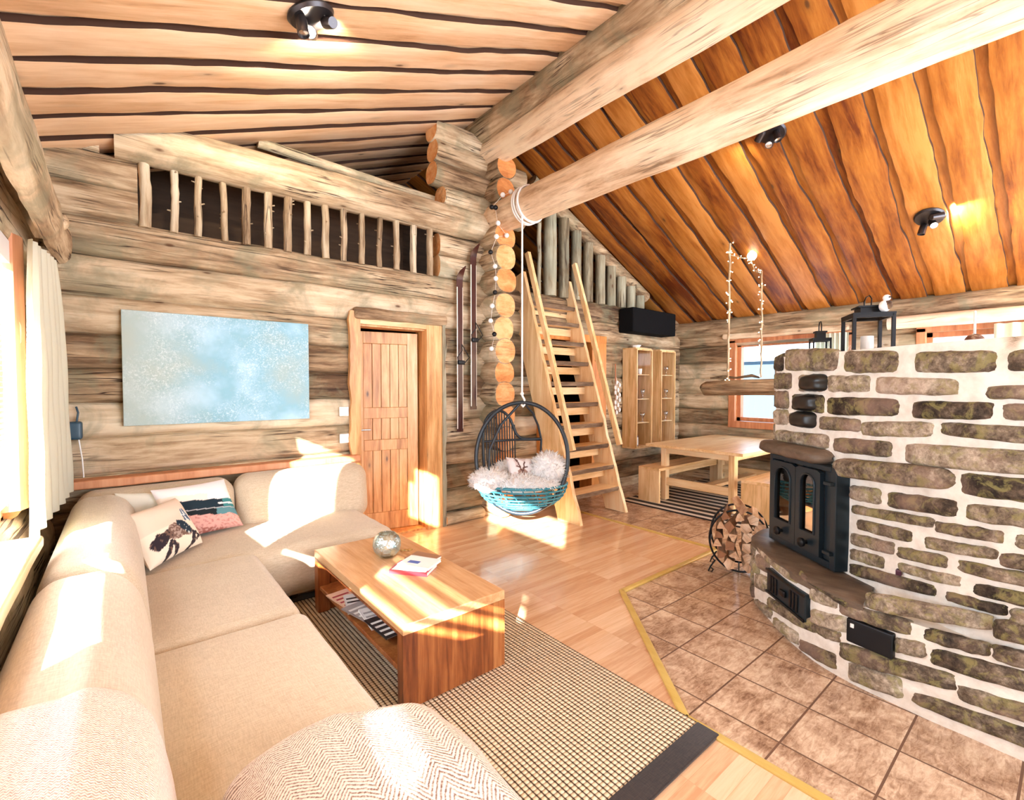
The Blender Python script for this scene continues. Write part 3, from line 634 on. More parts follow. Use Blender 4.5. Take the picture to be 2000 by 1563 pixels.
# ---- cushions
def cushion(name, BL, BR, TL, th, paint, label, group=None, mat=None, n=72):
    BL, BR, TL = Vector(BL), Vector(BR), Vector(TL); U = BR-BL; V = TL-BL; N = U.cross(V).normalized(); mb = MB()
    def pos(u, v, s):
        a, b = 2*u-1, 2*v-1
        pin = .055; pu = a*(1-pin*(1-b*b)*0-pin*(1-abs(b)**2)); pv = b*(1-pin*(1-abs(a)**2))
        t = th*((1-a**4)*(1-b**4))**.55*(1+.12*noise.noise(Vector((u*4, v*4, s))))
        return BL+U*(pu*.5+.5)+V*(pv*.5+.5)+N*s*t
    for s in (1, -1):
        P = []; C = []
        for i in range(n+1):
            P.append([pos(i/n, j/n, s) for j in range(n+1)]); C += [paint(i/n, j/n) if s > 0 else paint(0.02, .98) for j in range(n+1)]
        b = mb.grid(P if s > 0 else P, 0); mb.c[b:] = C
        if s < 0: mb.f[-n*n:] = [f[::-1] for f in mb.f[-n*n:]]
    return mb.build(name, mat or m_print, weld=False, label=label, cat='cushion', group=group)
def seg(p, a, b):
    ax, ay = a; bx, by = b; dx, dy = bx-ax, by-ay; t = max(0, min(1, ((p[0]-ax)*dx+(p[1]-ay)*dy)/(dx*dx+dy*dy))); return sqrt((p[0]-ax-t*dx)**2+(p[1]-ay-t*dy)**2)
def ell(p, c, rx, ry, ang=0):
    x, y = p[0]-c[0], p[1]-c[1]; ca, sa = cos(ang), sin(ang); return ((x*ca+y*sa)/rx)**2+((-x*sa+y*ca)/ry)**2 < 1
def nz(x, y, s=0): return noise.noise(Vector((x, y, s)))
def paint_animal(u, v):
    p = (560+u*730-v*460, 1480-u*380-v*740); q = (p[0]+25*nz(u*12, v*12), p[1]+25*nz(u*12, v*12, 5)); sp = nz(u*26, v*26, 2)
    D = (.03, .022, .03); Br = (.17, .10, .08); G = (.40, .30, .26)
    for a, b, r in (((720, 1180), (735, 1370), 34), ((760, 1190), (860, 1300), 30), ((1040, 1010), (1075, 1130), 28), ((1075, 1130), (1040, 1240), 22), ((1080, 1010), (1145, 1040), 24), ((1145, 1040), (1125, 1100), 24)):
        if seg(q, a, b) < r: return D if sp > -.3 else Br
    if ell(q, (560, 1180), 105, 120, .6): return D if sp < .35 else Br
    if ell(q, (650, 1090), 90, 70): return Br if sp < .2 else D
    if ell(q, (880, 930), 150, 62, .62): return (.015, .03, .05) if sp < .45 else (.6, .62, .6)
    if ell(q, (760, 1020), 140, 125, -.6): return G if sp > 0 else Br
    if ell(q, (930, 1010), 110, 60, -.3): return G if sp > .1 else Br
    for a, b in (((815, 650), (860, 720)), ((850, 640), (910, 700)), ((900, 740), (960, 800)), ((860, 760), (900, 820)), ((930, 720), (990, 820))):
        if seg(q, a, b) < 13: return (.08, .12, .2)
    if ell(q, (900, 730), 110, 60, .9): return (.75, .8, .84)
    return (.80, .64, .53) if v > .5 else (.84, .74, .62)
def paint_land(u, v):
    x = 740+u*1040-v*190+(1-u)*(-30); y = 1150-u*290-v*700*(1-.02*u)
    w = 18*nz(u*7, v*7); l1 = 620-(x-880)*.18+w; l2 = 735-(x-1020)*.19; l3 = 800-(x-1100)*.12+45*nz(x*.006, 1)+w; l4 = 960-(x-1200)*.1+30*nz(x*.01, 4)
    if y < l1: return (.86, .80, .82) if y < l1-95 else ((.88, .74, .66) if x < 1250 else (.93, .90, .88))
    if y < l2-4: return ((.015, .03, .045) if x < 1480 else (.05, .22, .24)) if not (x > 1400 and abs(y-(600-(x-1400)*.2)) < 12) else (.8, .82, .82)
    if y < l2+7: return (.5, .5, .52)
    if y < l3: return (.012, .018, .022) if x < 1360 else (.10, .24, .28)
    if y < l4: return (.66, .36, .32) if nz(x*.02, y*.05) < .2 else (.50, .22, .2)
    return (.36, .13, .11) if nz(x*.02, y*.05, 3) < .15 else (.62, .36, .32)
def paint_bird(u, v):
    if u > .8 and abs(v-.62-.3*(u-.8)) < .05: return (.08, .03, .02)
    return (.82, .80, .72)
cushion('cushion', (-.03, 4.02, .50), (.33, 3.96, .48), (-.06, 4.06, .79), .05, paint_bird, 'plain pale cushion mostly hidden behind the two printed ones')
cushion('cushion', (.22, 3.80, .47), (.665, 3.93, .47), (.125, 3.97, .80), .06, paint_land, 'cushion printed with a pink, black and teal mountain landscape')
cushion('cushion', (.095, 3.30, .465), (.385, 3.685, .465), (-.035, 3.50, .745), .065, paint_animal, 'cushion printed with a dark walking animal on a cream ground')

# ---- curtain by the side window, blind, valance
mb = MB(); P = []
for i in range(61):
    u = i/60; row = []
    for j in range(31):
        v = j/30; w0, w1_ = 3.14, 3.64; b0, b1 = 2.88, 4.12; g = (1-v)**.6 if v < 1 else 0
        y = (w0+(w1_-w0)*u)*(1-g)+(b0+(b1-b0)*u)*g
        x = -.325+.05*u+.022*sin(u*2*pi*6.5+1.5*v)*(.5+.5*g)+.01*noise.noise(Vector((u*5, v*4, 0)))
        row.append((x, y, .83+(2.19-.83)*v))
    P.append(row)
mb.grid(P); P2 = [[(x-.003, y, z) for x, y, z in r] for r in P]; mb.grid([r[::-1] for r in P2])
mb.build('curtain', m_curtain, label='long cream curtain hanging beside the side window', cat='curtain')
vb = thing('venetian_blind', (XL, 2.4, 2.1), 'white horizontal slatted blind in the side window', 'blind')
mb = MB(); z = .99
while z < 2.08:
    M = Matrix.Translation((XL-.03, 0, z))@Matrix.Rotation(radians(6 if z < 1.82 else 88), 4, 'Y'); mb.box((-.0125, 1.92, -.0006), (.0125, 3.09, .0006), 0, M); z += .024
mb.build('slats', m_white, vb, smooth=False)
for y in (2.05, 2.95): mb = MB(); mb.tube([(XL-.017, y, .98), (XL-.017, y, 2.1)], .0015, 5); mb.build('cord', m_white, vb)
mb = MB(); mb.box((XL-.06, 1.9, 2.06), (XL-.01, 3.15, 2.16)); mb.build('head_rail', m_white, vb, smooth=False)
mb = MB(); mb.R = .4; rows = []
for i in range(61):
    t_ = i/60; y = -1.2+(3.80+1.2)*t_; k = 1.0; row = []; wv = .012*noise.noise(Vector((y*3, 0, 0)))
    sh = 0 if i < 59 else (.05 if i == 59 else .10)
    for (x, z) in ((-.295, 2.225), (-.262, 2.235), (-.236, 2.27), (-.222, 2.33), (-.226, 2.39), (-.245, 2.44), (-.27, 2.475), (-.295, 2.48)):
        row.append((x+wv+.008*noise.noise(Vector((y*6, z*6, 1))), y+sh*(1 if z < 2.3 else 0), z+(.006*noise.noise(Vector((y*6, x*9, 2))))))
    rows.append(row)
mb.grid([r[::-1] for r in rows][::1], 0, closev=True); mb.add(rows[-1], [tuple(range(8))], 0); mb.add(rows[0], [tuple(range(7, -1, -1))], 0)
mb.ball((-.235, 3.42, 2.36), .045, 8, 0, (.7, 1, 1))
for k in (0,): mb.box((-.41, -1.0, 2.27), (-.29, -.95, 2.31))
mb.box((-.42, 3.66, 2.27), (-.29, 3.70, 2.31))
mb.build('curtain_valance', m_logy, autos=45, label='half-log curtain valance running above the side window', cat='valance')
mb = MB(); mb.rbox((-.36, 4.27, 1.14), (-.22, 4.36, 1.26), .015, 2); mb.tube([(-.25, 4.33, 1.36), (-.24, 4.32, 1.32), (-.25, 4.32, 1.25)], .006, 6); mb.tube([(-.24, 4.31, 1.14), (-.225, 4.31, 1.0), (-.22, 4.30, .88)], .004, 6, 1)
mb.build('junction_box', [plain('dark_blue_plastic', (.02, .06, .10), .4), m_white], label='small dark blue box with a white cord in the wall corner behind the curtain', cat='box')

# ---- painting, switches
mb = MB(); mb.rbox((-.005, YB-.075, 1.215), (1.255, YB-.04, 2.04), .004, 1); mb.build('canvas_painting', m_paint, autos=30, label='wide frameless painting in mottled pale blue and grey', cat='painting')
for z, lb in ((1.265, 'white light switch beside the door casing, the upper one'), (1.015, 'white light switch beside the door casing, the lower one')):
    s_ = thing('light_switch', (1.565, YB-.04, z), lb, 'switch')
    mb = MB(); mb.rbox((1.525, YB-.055, z-.043), (1.61, YB-.035, z+.043), .006, 2); mb.build('cover_plate', m_white, s_); mb = MB(); mb.rbox((1.54, YB-.06, z-.026), (1.595, YB-.05, z+.026), .003, 1); mb.build('rocker', m_white, s_)

# ---- coffee table
ct = thing('coffee_table', (1.25, 2.58, 0), 'low rectangular reddish brown coffee table with an open shelf', 'table')
x0, x1, y0, y1, H = .955, 1.545, 1.935, 3.22, .415
def bx(name, a, b, mat, par, bev=.004, **k):
    mb = MB(); mb.R = rn(0, 1); mb.box(a, b); return mb.build(name, mat, par, smooth=False, bevel=bev, **k)
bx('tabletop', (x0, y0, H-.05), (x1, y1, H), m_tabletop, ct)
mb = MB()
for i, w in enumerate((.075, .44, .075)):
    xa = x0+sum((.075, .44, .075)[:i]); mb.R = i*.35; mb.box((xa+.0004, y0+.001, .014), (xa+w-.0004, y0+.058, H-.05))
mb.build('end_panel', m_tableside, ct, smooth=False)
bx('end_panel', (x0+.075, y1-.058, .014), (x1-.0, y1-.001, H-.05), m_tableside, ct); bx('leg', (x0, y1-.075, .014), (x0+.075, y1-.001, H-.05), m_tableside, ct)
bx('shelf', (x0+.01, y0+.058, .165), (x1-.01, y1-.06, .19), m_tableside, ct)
bx('long_rail', (x0, y0+.058, H-.065), (x0+.02, y1-.06, H-.05), m_tableside, ct)
# glass bowl
gb = thing('glass_globe', (1.275, 2.80, H), 'round hammered glass bowl standing on the coffee table', 'bowl')
mb = MB(); R_ = .088; prof = [(.03, 0.0)]+[(R_*sin(a), R_-R_*cos(a)-.008) for a in [.35+i*(2.45-.35)/22 for i in range(23)]]; inn = [((r-.005 if r > .01 else r), z+(.004 if z < .05 else 0)) for r, z in reversed(prof)]
mb.lathe([(.001, 0.0)]+prof+inn+[(.001, .006)], (1.275, 2.80, H), 36); mb.build('bowl', m_globe, gb)
mb = MB(); mb.lathe([(.001, .008), (.026, .008), (.026, .032), (.001, .032)], (1.275, 2.80, H), 20); mb.build('tea_light', plain('white_wax', (.95, .95, .92), .4), gb, autos=40)
# books on the table, magazines on the shelf
def book(name, c, w, d, h, rot, cols, label, group=None, z=0., cat='book', strip=None):
    t = thing(name, (c[0], c[1], z), label, cat, group)
    M = Matrix.Translation((c[0], c[1], z))@Matrix.Rotation(radians(rot), 4, 'Z')
    mb = MB(); mb.box((-w/2, -d/2, 0), (w/2, d/2, .002), 0, M); mb.box((-w/2, -d/2, h-.002), (w/2, d/2, h), 0, M); mb.box((-w/2-.001, -d/2, 0), (-w/2+.002, d/2, h), 0, M); mb.build('cover', cols[0], t, smooth=False)
    mb = MB(); mb.box((-w/2+.002, -d/2+.002, .002), (w/2-.003, d/2-.002, h-.002), 0, M); mb.build('pages', m_pages, t, smooth=False)
    if strip:
        mb = MB()
        for (a, b, c_, d_) in strip: mb.box((a*w-w/2, b*d-d/2, h), (c_*w-w/2, d_*d-d/2, h+.0006), 0, M)
        mb.build('cover_picture', cols[1], t, smooth=False)
    return t
m_pages = plain('paper', (.86, .82, .76), .8)
cc = {k: plain('cover_'+k, v, .35) for k, v in dict(crimson=(.42, .04, .06), white=(.84, .82, .80), blue=(.06, .14, .45), peach=(.86, .60, .45), grey=(.35, .33, .33), black=(.03, .03, .035), brown=(.3, .15, .09)).items()}
book('book', (1.30, 2.49, 0), .16, .235, .022, 38, (cc['crimson'], cc['white']), 'crimson-spined book at the bottom of the pile on the coffee table', 'books on the coffee table', H, strip=[(.05, .05, .95, .95)])
book('book', (1.345, 2.50, 0), .15, .21, .014, 30, (cc['white'], cc['blue']), 'white book with a blue cover picture on top of the coffee table pile', 'books on the coffee table', H+.0235, strip=[(.25, .45, .5, .8)])
book('book', (1.43, 2.61, 0), .13, .19, .016, 24, (cc['brown'], cc['grey']), 'brown and grey paperback beside the book pile on the coffee table', 'books on the coffee table', H, strip=[(.1, .1, .5, .9)])
for i, (x, y, r, col, st, lb) in enumerate(((1.06, 2.86, 8, 'peach', 'crimson', 'pinkish magazine lying farthest along the table shelf'), (1.08, 2.72, -14, 'white', 'black', 'white magazine fanned over the pinkish one on the table shelf'), (1.06, 2.58, 12, 'grey', 'white', 'grey magazine in the middle of the table shelf'), (1.08, 2.44, -6, 'white', 'grey', 'white magazine with grey stripes on the table shelf'), (1.07, 2.30, 3, 'black', 'white', 'black and white magazine at the near end of the table shelf'))):
    book('magazine', (x, y, 0), .19, .25, .007+.004*(i % 2), r, (cc[col], cc[st]), lb, 'magazines on the shelf of the coffee table', .1905+.0125*i, 'magazine', [(.05, .1+.2*k, .6, .18+.2*k) for k in range(4)])
# remote / trinket on the table
mb = MB()
for k in range(3): mb.tube([(1.40+.014*cos(a)+.02*k, 2.83+.010*sin(a)-.012*k, H+.004) for a in [2*pi*i/12 for i in range(12)]], .003, 6, closed=True)
mb.build('trinket', plain('brass', (.75, .5, .2), .3, 1.), label='small brass rings lying behind the glass bowl', cat='ornament')

# ---- rugs
rg = thing('area_rug', (1.2, 2.2, 0), 'beige and black beaded-weave rug with dark bound ends under the coffee table', 'rug')
mb = MB(); mb.rbox((.45, 1.055, .0), (1.935, 3.42, .013), .005, 2); mb.build('woven_field', m_rug, rg, autos=40)
for a in (.955, 3.42): mb = MB(); mb.rbox((.45, a, .0), (1.935, a+.10, .015), .005, 2); mb.build('binding', m_rugedge, rg, autos=40)
mb = MB(); mb.rbox((5.02, 1.9, -.006), (7.2, 3.86, .006), .004, 1); mb.build('striped_rug', m_stripe, autos=40, label='black and white striped rug under the dining table', cat='rug')

# ---- ladder stair to the loft
ls = thing('ladder_stair', (4.15, 3.6, 0), 'steep pine ladder stair with live-edge treads leading up to the loft', 'stairs')
m_edge = m_darkbark
ang = atan2(2.9, .93)   # climb direction in y/z
D = Vector((0, .93, 2.86)).normalized(); Nn = Vector((0, -D.z, D.y))
def plank(name, x0, x1, base, L, w, mat, par, live=0, foot=True, seed=0):
    mb = MB(); mb.R = rn(0, 1); N = 30; rows = []
    for i in range(N+1):
        t_ = L*i/N; c = Vector(base)+D*t_; lv = .012*noise.noise(Vector((t_*5, seed, 0)))*live
        a = c+Nn*(w/2+lv); b = c-Nn*(w/2)
        if i == 0 and foot: a = a-D*(a.z/D.z); b = b-D*(b.z/D.z)
        rows.append([(x0, a.y, a.z), (x1, a.y, a.z), (x1, b.y, b.z), (x0, b.y, b.z)])
    mb.grid(rows, 0, closev=True); mb.add(rows[0], [(3, 2, 1, 0)]); mb.add(rows[-1], [(0, 1, 2, 3)])
    mb.build(name, mat, par, smooth=True, autos=35)
plank('stringer', 3.74, 3.785, (0, 3.56, .0), 2.98, .32, m_pinez, ls, 1.6, True, 1)
plank('stringer', 4.55, 4.595, (0, 3.56, .0), 2.98, .29, m_pinez, ls, 1.6, True, 4)
for x in (3.715, 4.525):
    mb = MB(); mb.R = rn(0, 1); b0 = Vector((0, 3.50, .80)); N = 10; rows = []
    for i in range(N+1):
        c = b0+D*(2.40*i/N); a = c+Nn*.03; b = c-Nn*.03; rows.append([(x, a.y, a.z), (x+.045, a.y, a.z), (x+.045, b.y, b.z), (x, b.y, b.z)])
    mb.grid(rows, 0, closev=True); mb.add(rows[0], [(3, 2, 1, 0)]); mb.add(rows[-1], [(0, 1, 2, 3)]); mb.build('handrail', m_pinez, ls, autos=35)
    for k in (.25, 1.1, 2.0):
        mb = MB(); c = b0+D*k; mb.tube([(x+.03, c.y, c.z), (x+.05, c.y+.07, c.z-.03)], .008, 6); mb.build('peg', m_pinez, ls)
for i, z in enumerate((.30, .55, .80, 1.05, 1.30, 1.55, 1.80, 2.05, 2.30, 2.52)):
    yc = 3.56+z*.93/2.86; mb = MB(); mb.R = rn(0, 1); N = 18; rows = []
    for k in range(N+1):
        x = 3.785+(4.55-3.785)*k/N; e = .014*noise.noise(Vector((x*7, i*3.1, 0)))+.01*noise.noise(Vector((x*20, i*3.1, 0)))
        rows.append([(x, yc-.155+e, z-.012), (x, yc-.14+e, z-.05), (x, yc+.10, z-.045), (x, yc+.10, z), (x, yc-.145+e, z)])
    for a in range(5):
        mb.grid([[r[a] for r in rows], [r[(a+1) % 5] for r in rows]], 1 if a in (0, 4) else 0)
    mb.build('tread', [m_pinex, m_treadedge], ls, weld=True, autos=35)
    if i < 9:
        bx('riser', (3.785, yc+.075, z+.095), (4.55, yc+.095, z+.185), m_pinex, ls)

# ---- wall cabinets
def cabinet(x0, label, seed):
    t = thing('glazed_cabinet', (x0+.2, YB, .58), label, 'cabinet'); y0, y1, z0, z1 = 4.125, YB-.03, .60, 2.04; w = .39
    bx('side_panel', (x0, y0, z0), (x0+.022, y1, z1), m_pinez, t); bx('side_panel', (x0+w-.022, y0, z0), (x0+w, y1, z1), m_pinez, t)
    bx('top_panel', (x0, y0, z1), (x0+w, y1, z1+.02), m_pinex, t); bx('bottom_panel', (x0, y0, z0-.02), (x0+w, y1, z0), m_pinex, t)
    bx('back_panel', (x0+.022, y1-.01, z0), (x0+w-.022, y1, z1), m_tableside, t)
    for z in (.95, 1.30, 1.66): bx('shelf', (x0+.022, y0+.02, z), (x0+w-.022, y1-.01, z+.012), m_pinex, t)
    d = thing('door', (x0+w/2, y0, z0), None, None); d.parent = t; d.location = Vector((x0+w/2, y0, z0))-Vector(t.location)
    mb = MB(); f = .02
    mb.box((x0, y0-.02, z0), (x0+f, y0-.002, z1)); mb.box((x0+w-f, y0-.02, z0), (x0+w, y0-.002, z1)); mb.box((x0+f, y0-.02, z0), (x0+w-f, y0-.002, z0+f)); mb.box((x0+f, y0-.02, z1-f), (x0+w-f, y0-.002, z1)); mb.build('door_frame', m_pinez, d, smooth=False)
    mb = MB(); mb.box((x0+f, y0-.012, z0+f), (x0+w-f, y0-.009, z1-f)); mb.build('glass', m_cabglass, d, smooth=False)
    return t
cabinet(5.72, 'pale pine wall cabinet nearer the ladder with a white bowl on top', 1); cabinet(6.34, 'pale pine wall cabinet in the dining corner, right of its twin', 2)
mb = MB(); mb.lathe([(.001, .0), (.04, 0), (.075, .045), (.07, .045), (.036, .008), (.001, .008)], (5.90, 4.25, 2.061), 24); mb.build('bowl', m_white, label='white bowl on top of the pine cabinet nearer the ladder', cat='bowl')
m_cupg = glassy('drinking_glass', (.92, .94, .95), .25)
mb = MB(); mb.lathe([(.001, 0), (.028, 0), (.036, .085), (.033, .085), (.026, .006), (.001, .006)], (0, 0, 0), 16); cup = mb.build('mug', m_white, label='x', cat='mug', group='white mugs on the top cabinet shelf')
mb = MB(); mb.lathe([(.001, 0), (.028, 0), (.004, .008), (.004, .06), (.03, .09), (.033, .14), (.030, .14), (.027, .092), (.001, .065)], (0, 0, 0), 16); gl = mb.build('wine_glass', m_cupg, label='x', cat='glass', group='stemmed glasses in the cabinets')
def place(o, x, y, z, label, first=[set()]):
    if o.name not in first[0]: first[0].add(o.name); c = o
    else: c = o.copy(); COL.objects.link(c)
    c.location = (x, y, z); c['label'] = label; return c
place(cup, 5.82, 4.22, 1.673, 'white mug on the top shelf of the left pine cabinet, the left one'); place(cup, 5.95, 4.22, 1.673, 'white mug on the top shelf of the left pine cabinet, the right one')
for cx_, nm in ((5.72, 'left'), (6.34, 'right')):
    for z, zn in ((1.313, 'middle'), (.963, 'lower'), (1.673, 'upper')):
        if z > 1.6 and nm == 'left': continue
        for dx, yy, w_ in ((.1, 4.2, 'the left'), (.19, 4.26, 'the middle'), (.28, 4.2, 'the right')): place(gl, cx_+dx, yy, z, 'stemmed glass on the %s shelf of the %s pine cabinet, %s one' % (zn, nm, w_))
mb = MB(); mb.lathe([(.001, 0), (.045, 0), (.045, .16), (.03, .175), (.001, .175)], (5.84, 4.22, .601), 20); mb.box((5.80, 4.172, .63), (5.86, 4.178, .74), 1); mb.build('tin', [plain('navy_tin', (.02, .04, .16), .3), m_white], autos=40, label='navy and white tin at the bottom of the left pine cabinet', cat='tin')
# black box near the ceiling
mb = MB(); mb.rbox((5.62, 4.10, 2.28), (6.72, YB-.03, 2.63), .02, 3); ob_ = mb.build('wall_speaker', plain('matte_black', (.006, .006, .007), .95, 0., .1), autos=40, label='wide matte black box mounted high in the dining corner', cat='speaker')
# hanging braid
hb = thing('garlic_braid', (5.52, YB-.08, 1.62), 'hanging bunch of white bulbs on the log wall between door frame and cabinet', 'braid')
mb = MB(); mb.tube([(5.50, YB-.07, 1.82), (5.5, YB-.08, 1.5), (5.5, YB-.08, 1.05)], .01, 8); mb.build('cord', m_redwood, hb)
for k in range(13):
    mb = MB(); z = 1.55-.036*k; x = 5.50+.05*(1 if k % 2 else -1)*(1 if k % 3 else .3); mb.ball((x, YB-.11, z), .024, 8, 0, (.8, .8, 1.4)); mb.tube([(x, YB-.11, z+.03), (5.5, YB-.09, z+.075)], .003, 5); mb.build('bulb', m_white, hb)

# ---- dining table and benches
dt = thing('dining_table', (6.35, 3.05, 0), 'pale yellow pine dining table pushed end-on to the window', 'table')
mb = MB(); mb.R = .5; mb.box((5.36, 2.42, .70), (7.22, 3.70, .735)); mb.build('tabletop', m_pinex, dt, smooth=False, bevel=.004)
for x in (5.46, 6.98):
    for y in (2.56, 3.46): bx('leg', (x, y, .006), (x+.09, y+.07, .70), m_pinez, dt)
bx('apron', (5.47, 2.63, .62), (5.50, 3.46, .70), m_piney, dt); bx('apron', (5.55, 2.57, .62), (6.98, 2.60, .70), m_pinex, dt); bx('apron', (5.55, 3.5, .62), (6.98, 3.53, .70), m_pinex, dt)
bx('stretcher', (5.48, 2.63, .20), (5.51, 3.46, .30), m_piney, dt); bx('stretcher', (7.0, 2.63, .20), (7.03, 3.46, .30), m_piney, dt); bx('footrest', (5.51, 2.96, .20), (7.0, 3.10, .24), m_pinex, dt)
def bench(y0, y1, x0, x1, label):
    t = thing('bench', ((x0+x1)/2, (y0+y1)/2, 0), label, 'bench', 'pine dining benches')
    bx('seat', (x0+.0, y0, .415), (x1, y1, .45), m_pinex, t)
    for x in (x0, x1-.035): bx('end_panel', (x, y0, .006), (x+.035, y1, .415), m_pinez, t)
    bx('stretcher', (x0+.035, (y0+y1)/2-.012, .3), (x1-.035, (y0+y1)/2+.012, .415), m_pinex, t); return t
bench(3.40, 3.71, 5.22, 7.12, 'pine bench on the log-wall side of the dining table'); bench(2.10, 2.42, 5.32, 7.0, 'pine bench on the fireplace side of the dining table')
mb = MB(); mb.rbox((6.75, 2.12, .451), (7.12, 2.40, .72), .02, 3); mb.build('storage_box', plain('pale_blue_plastic', (.38, .68, .80), .5), label='pale blue box standing at the window end of the bench', cat='box')

# ---- hanging log with fairy-light ropes over the dining table
hl = thing('log_chandelier', (5.75, 2.6, 1.52), 'hanging grey log over the dining table, slung from two fairy-light ropes', 'lamp')
mb = MB(); mb.R = .3; P = logpath((5.75, 3.07, 1.47), (5.75, 1.95, 1.50)); mb.tube([Vector((5.75, 3.13, 1.50))]+P, [.04]+[.095]*len(P), 18, 0, True, 1, ns=.08, seed=6); mb.build('hanging_log', [m_logy, m_end], hl, autos=60)
def vine(name, pts, r, par, n_tw=40, seed=1):
    rr = random.Random(seed); pts = [Vector(p) for p in pts]; full = []
    for a, b in zip(pts, pts[1:]): full += [a.lerp(b, k/14) for k in range(14)]
    full.append(pts[-1]); full = [p+Vector((.012*noise.noise(p*9), .012*noise.noise(p*9+Vector((5, 0, 0))), 0)) for p in full]
    mb = MB(); mb.tube(full, r, 7, ns=.2)
    for k in range(n_tw):
        p = rr.choice(full); d = Vector((rr.uniform(-1, 1), rr.uniform(-1, 1), rr.uniform(-.4, .7))).normalized(); mb.tube([p, p+d*.03], .0025, 4)
    o = mb.build(name, m_twine, par); mb = MB()
    for k in range(n_tw):
        p = rr.choice(full); d = Vector((rr.uniform(-1, 1), rr.uniform(-1, 1), rr.uniform(-.4, .7))).normalized(); mb.ball(p+d*.034, .006, 5)
    mb.build('fairy_lights', m_fairy, par, kind='stuff'); return o
m_twine = wood('twisted_twine', [(.35, (.30, .19, .10)), (.6, (.80, .68, .5))], 2, 30, 4, .8, .4)
vine('rope', [(5.75, 2.79, 3.24), (5.75, 2.79, 1.58)], .014, hl, 46, 2); vine('rope', [(5.75, 2.41, 2.84), (5.75, 2.40, 1.60)], .011, hl, 30, 5)
vine('wire', [(5.76, 2.79, 3.10), (5.86, 2.70, 3.07), (5.98, 2.64, 3.06)], .006, hl, 10, 8); vine('wire', [(5.98, 2.64, 3.05), (5.9, 2.56, 2.9), (5.76, 2.42, 2.80)], .006, hl, 16, 9)
mb = MB(); mb.tube([(5.72, 3.0, 1.60), (5.74, 2.85, 1.615), (5.77, 2.70, 1.60), (5.74, 2.5, 1.625), (5.76, 2.42, 1.6)], [.012, .018, .014, .02, .01], 8, ns=.3); mb.build('driftwood', m_logy, hl)
mb = MB(); mb.ball((5.99, 2.63, 3.10), .055, 10); mb.tube([(5.99, 2.63, 3.12), (5.99, 2.63, 3.16)], .02, 10); mb.build('ceiling_lamp', m_glow2, label='small round white lamp on the orange ceiling above the dining table', cat='lamp')
# a thin pull cord with a ball, hanging in front of the farther window

# ---- spot lamps
def spot(c, nrm, s, heads, label, en, lit):
    c = Vector(c); nrm = Vector(nrm).normalized(); t = thing('spot_lamp', c, label, 'lamp', 'ceiling spot lamps')
    M = Matrix.Translation(c)@nrm.to_track_quat('Z', 'X').to_matrix().to_4x4(); R3 = M.to_3x3()
    mb = MB(); mb.lathe([(.001, .0), (.105*s, .0), (.11*s, .012), (.10*s, .03), (.001, .034)], c, 32, 0, R3); mb.build('ceiling_plate', m_lampmetal, t, autos=40)
    for k, (off, d) in enumerate(heads):
        p = M@Vector((off[0]*s, off[1]*s, .07)); a0 = M@Vector((off[0]*s*.8, off[1]*s*.8, .03)); d = Vector(d).normalized(); mb = MB()
        mb.tube([a0, a0.lerp(p, .5)+nrm*.02, p], .005, 6); q = d.to_track_quat('Z', 'Y').to_matrix(); mb.lathe([(.001, -.035), (.026, -.035), (.03, -.02), (.032, .06), (.028, .06), (.026, .045)], p, 20, 0, q)
        h = mb.build('lamp_head', m_lampmetal, t, autos=40)
        mb = MB(); mb.lathe([(.001, .042), (.0265, .046)], p, 20, 0, q); mb.build('bulb', m_glow if k in lit else m_steel, h)
        if k in lit: lamp('bulb_light', 'SPOT', p+d*.066, en, (1, .84, .6), d.to_track_quat('-Z', 'Y').to_euler(), parent=t, spot_size=radians(115), spot_blend=.6, shadow_soft_size=.02)
    return t
m_lampmetal = plain('dark_bronze', (.05, .045, .05), .35, .7)
nL = Vector((.39, 0, -1)); nR = Vector((-.48, 0, -1))
spot((.82, 2.72, zl(.82)-.004), nL, 1.15, [((.06, .05), (-.1, .8, .42)), ((.0, -.05), (-.35, -.75, -.45)), ((-.07, .02), (.1, -.2, -1))], 'spot lamp with three heads on the pale ceiling above the sofa', 60, (0, 1))
spot((6.02, .98, zr(6.02)-.004), nR, 1.1, [((.05, -.05), (.55, -.6, .12)), ((-.02, -.02), (-.6, -.3, -.6)), ((-.07, .05), (-.2, .2, -1))], 'spot lamp glowing on the orange ceiling above the fireplace', 55, (0, 1))
spot((4.6, 1.86, zr(4.6)-.004), nR, 1.1, [((.06, .05), (.3, .5, -.4)), ((.0, -.05), (-.2, -.3, -1)), ((-.07, .03), (-.8, -.2, -.3))], 'dark spot lamp half hidden by the purlin log', 10, (0,))

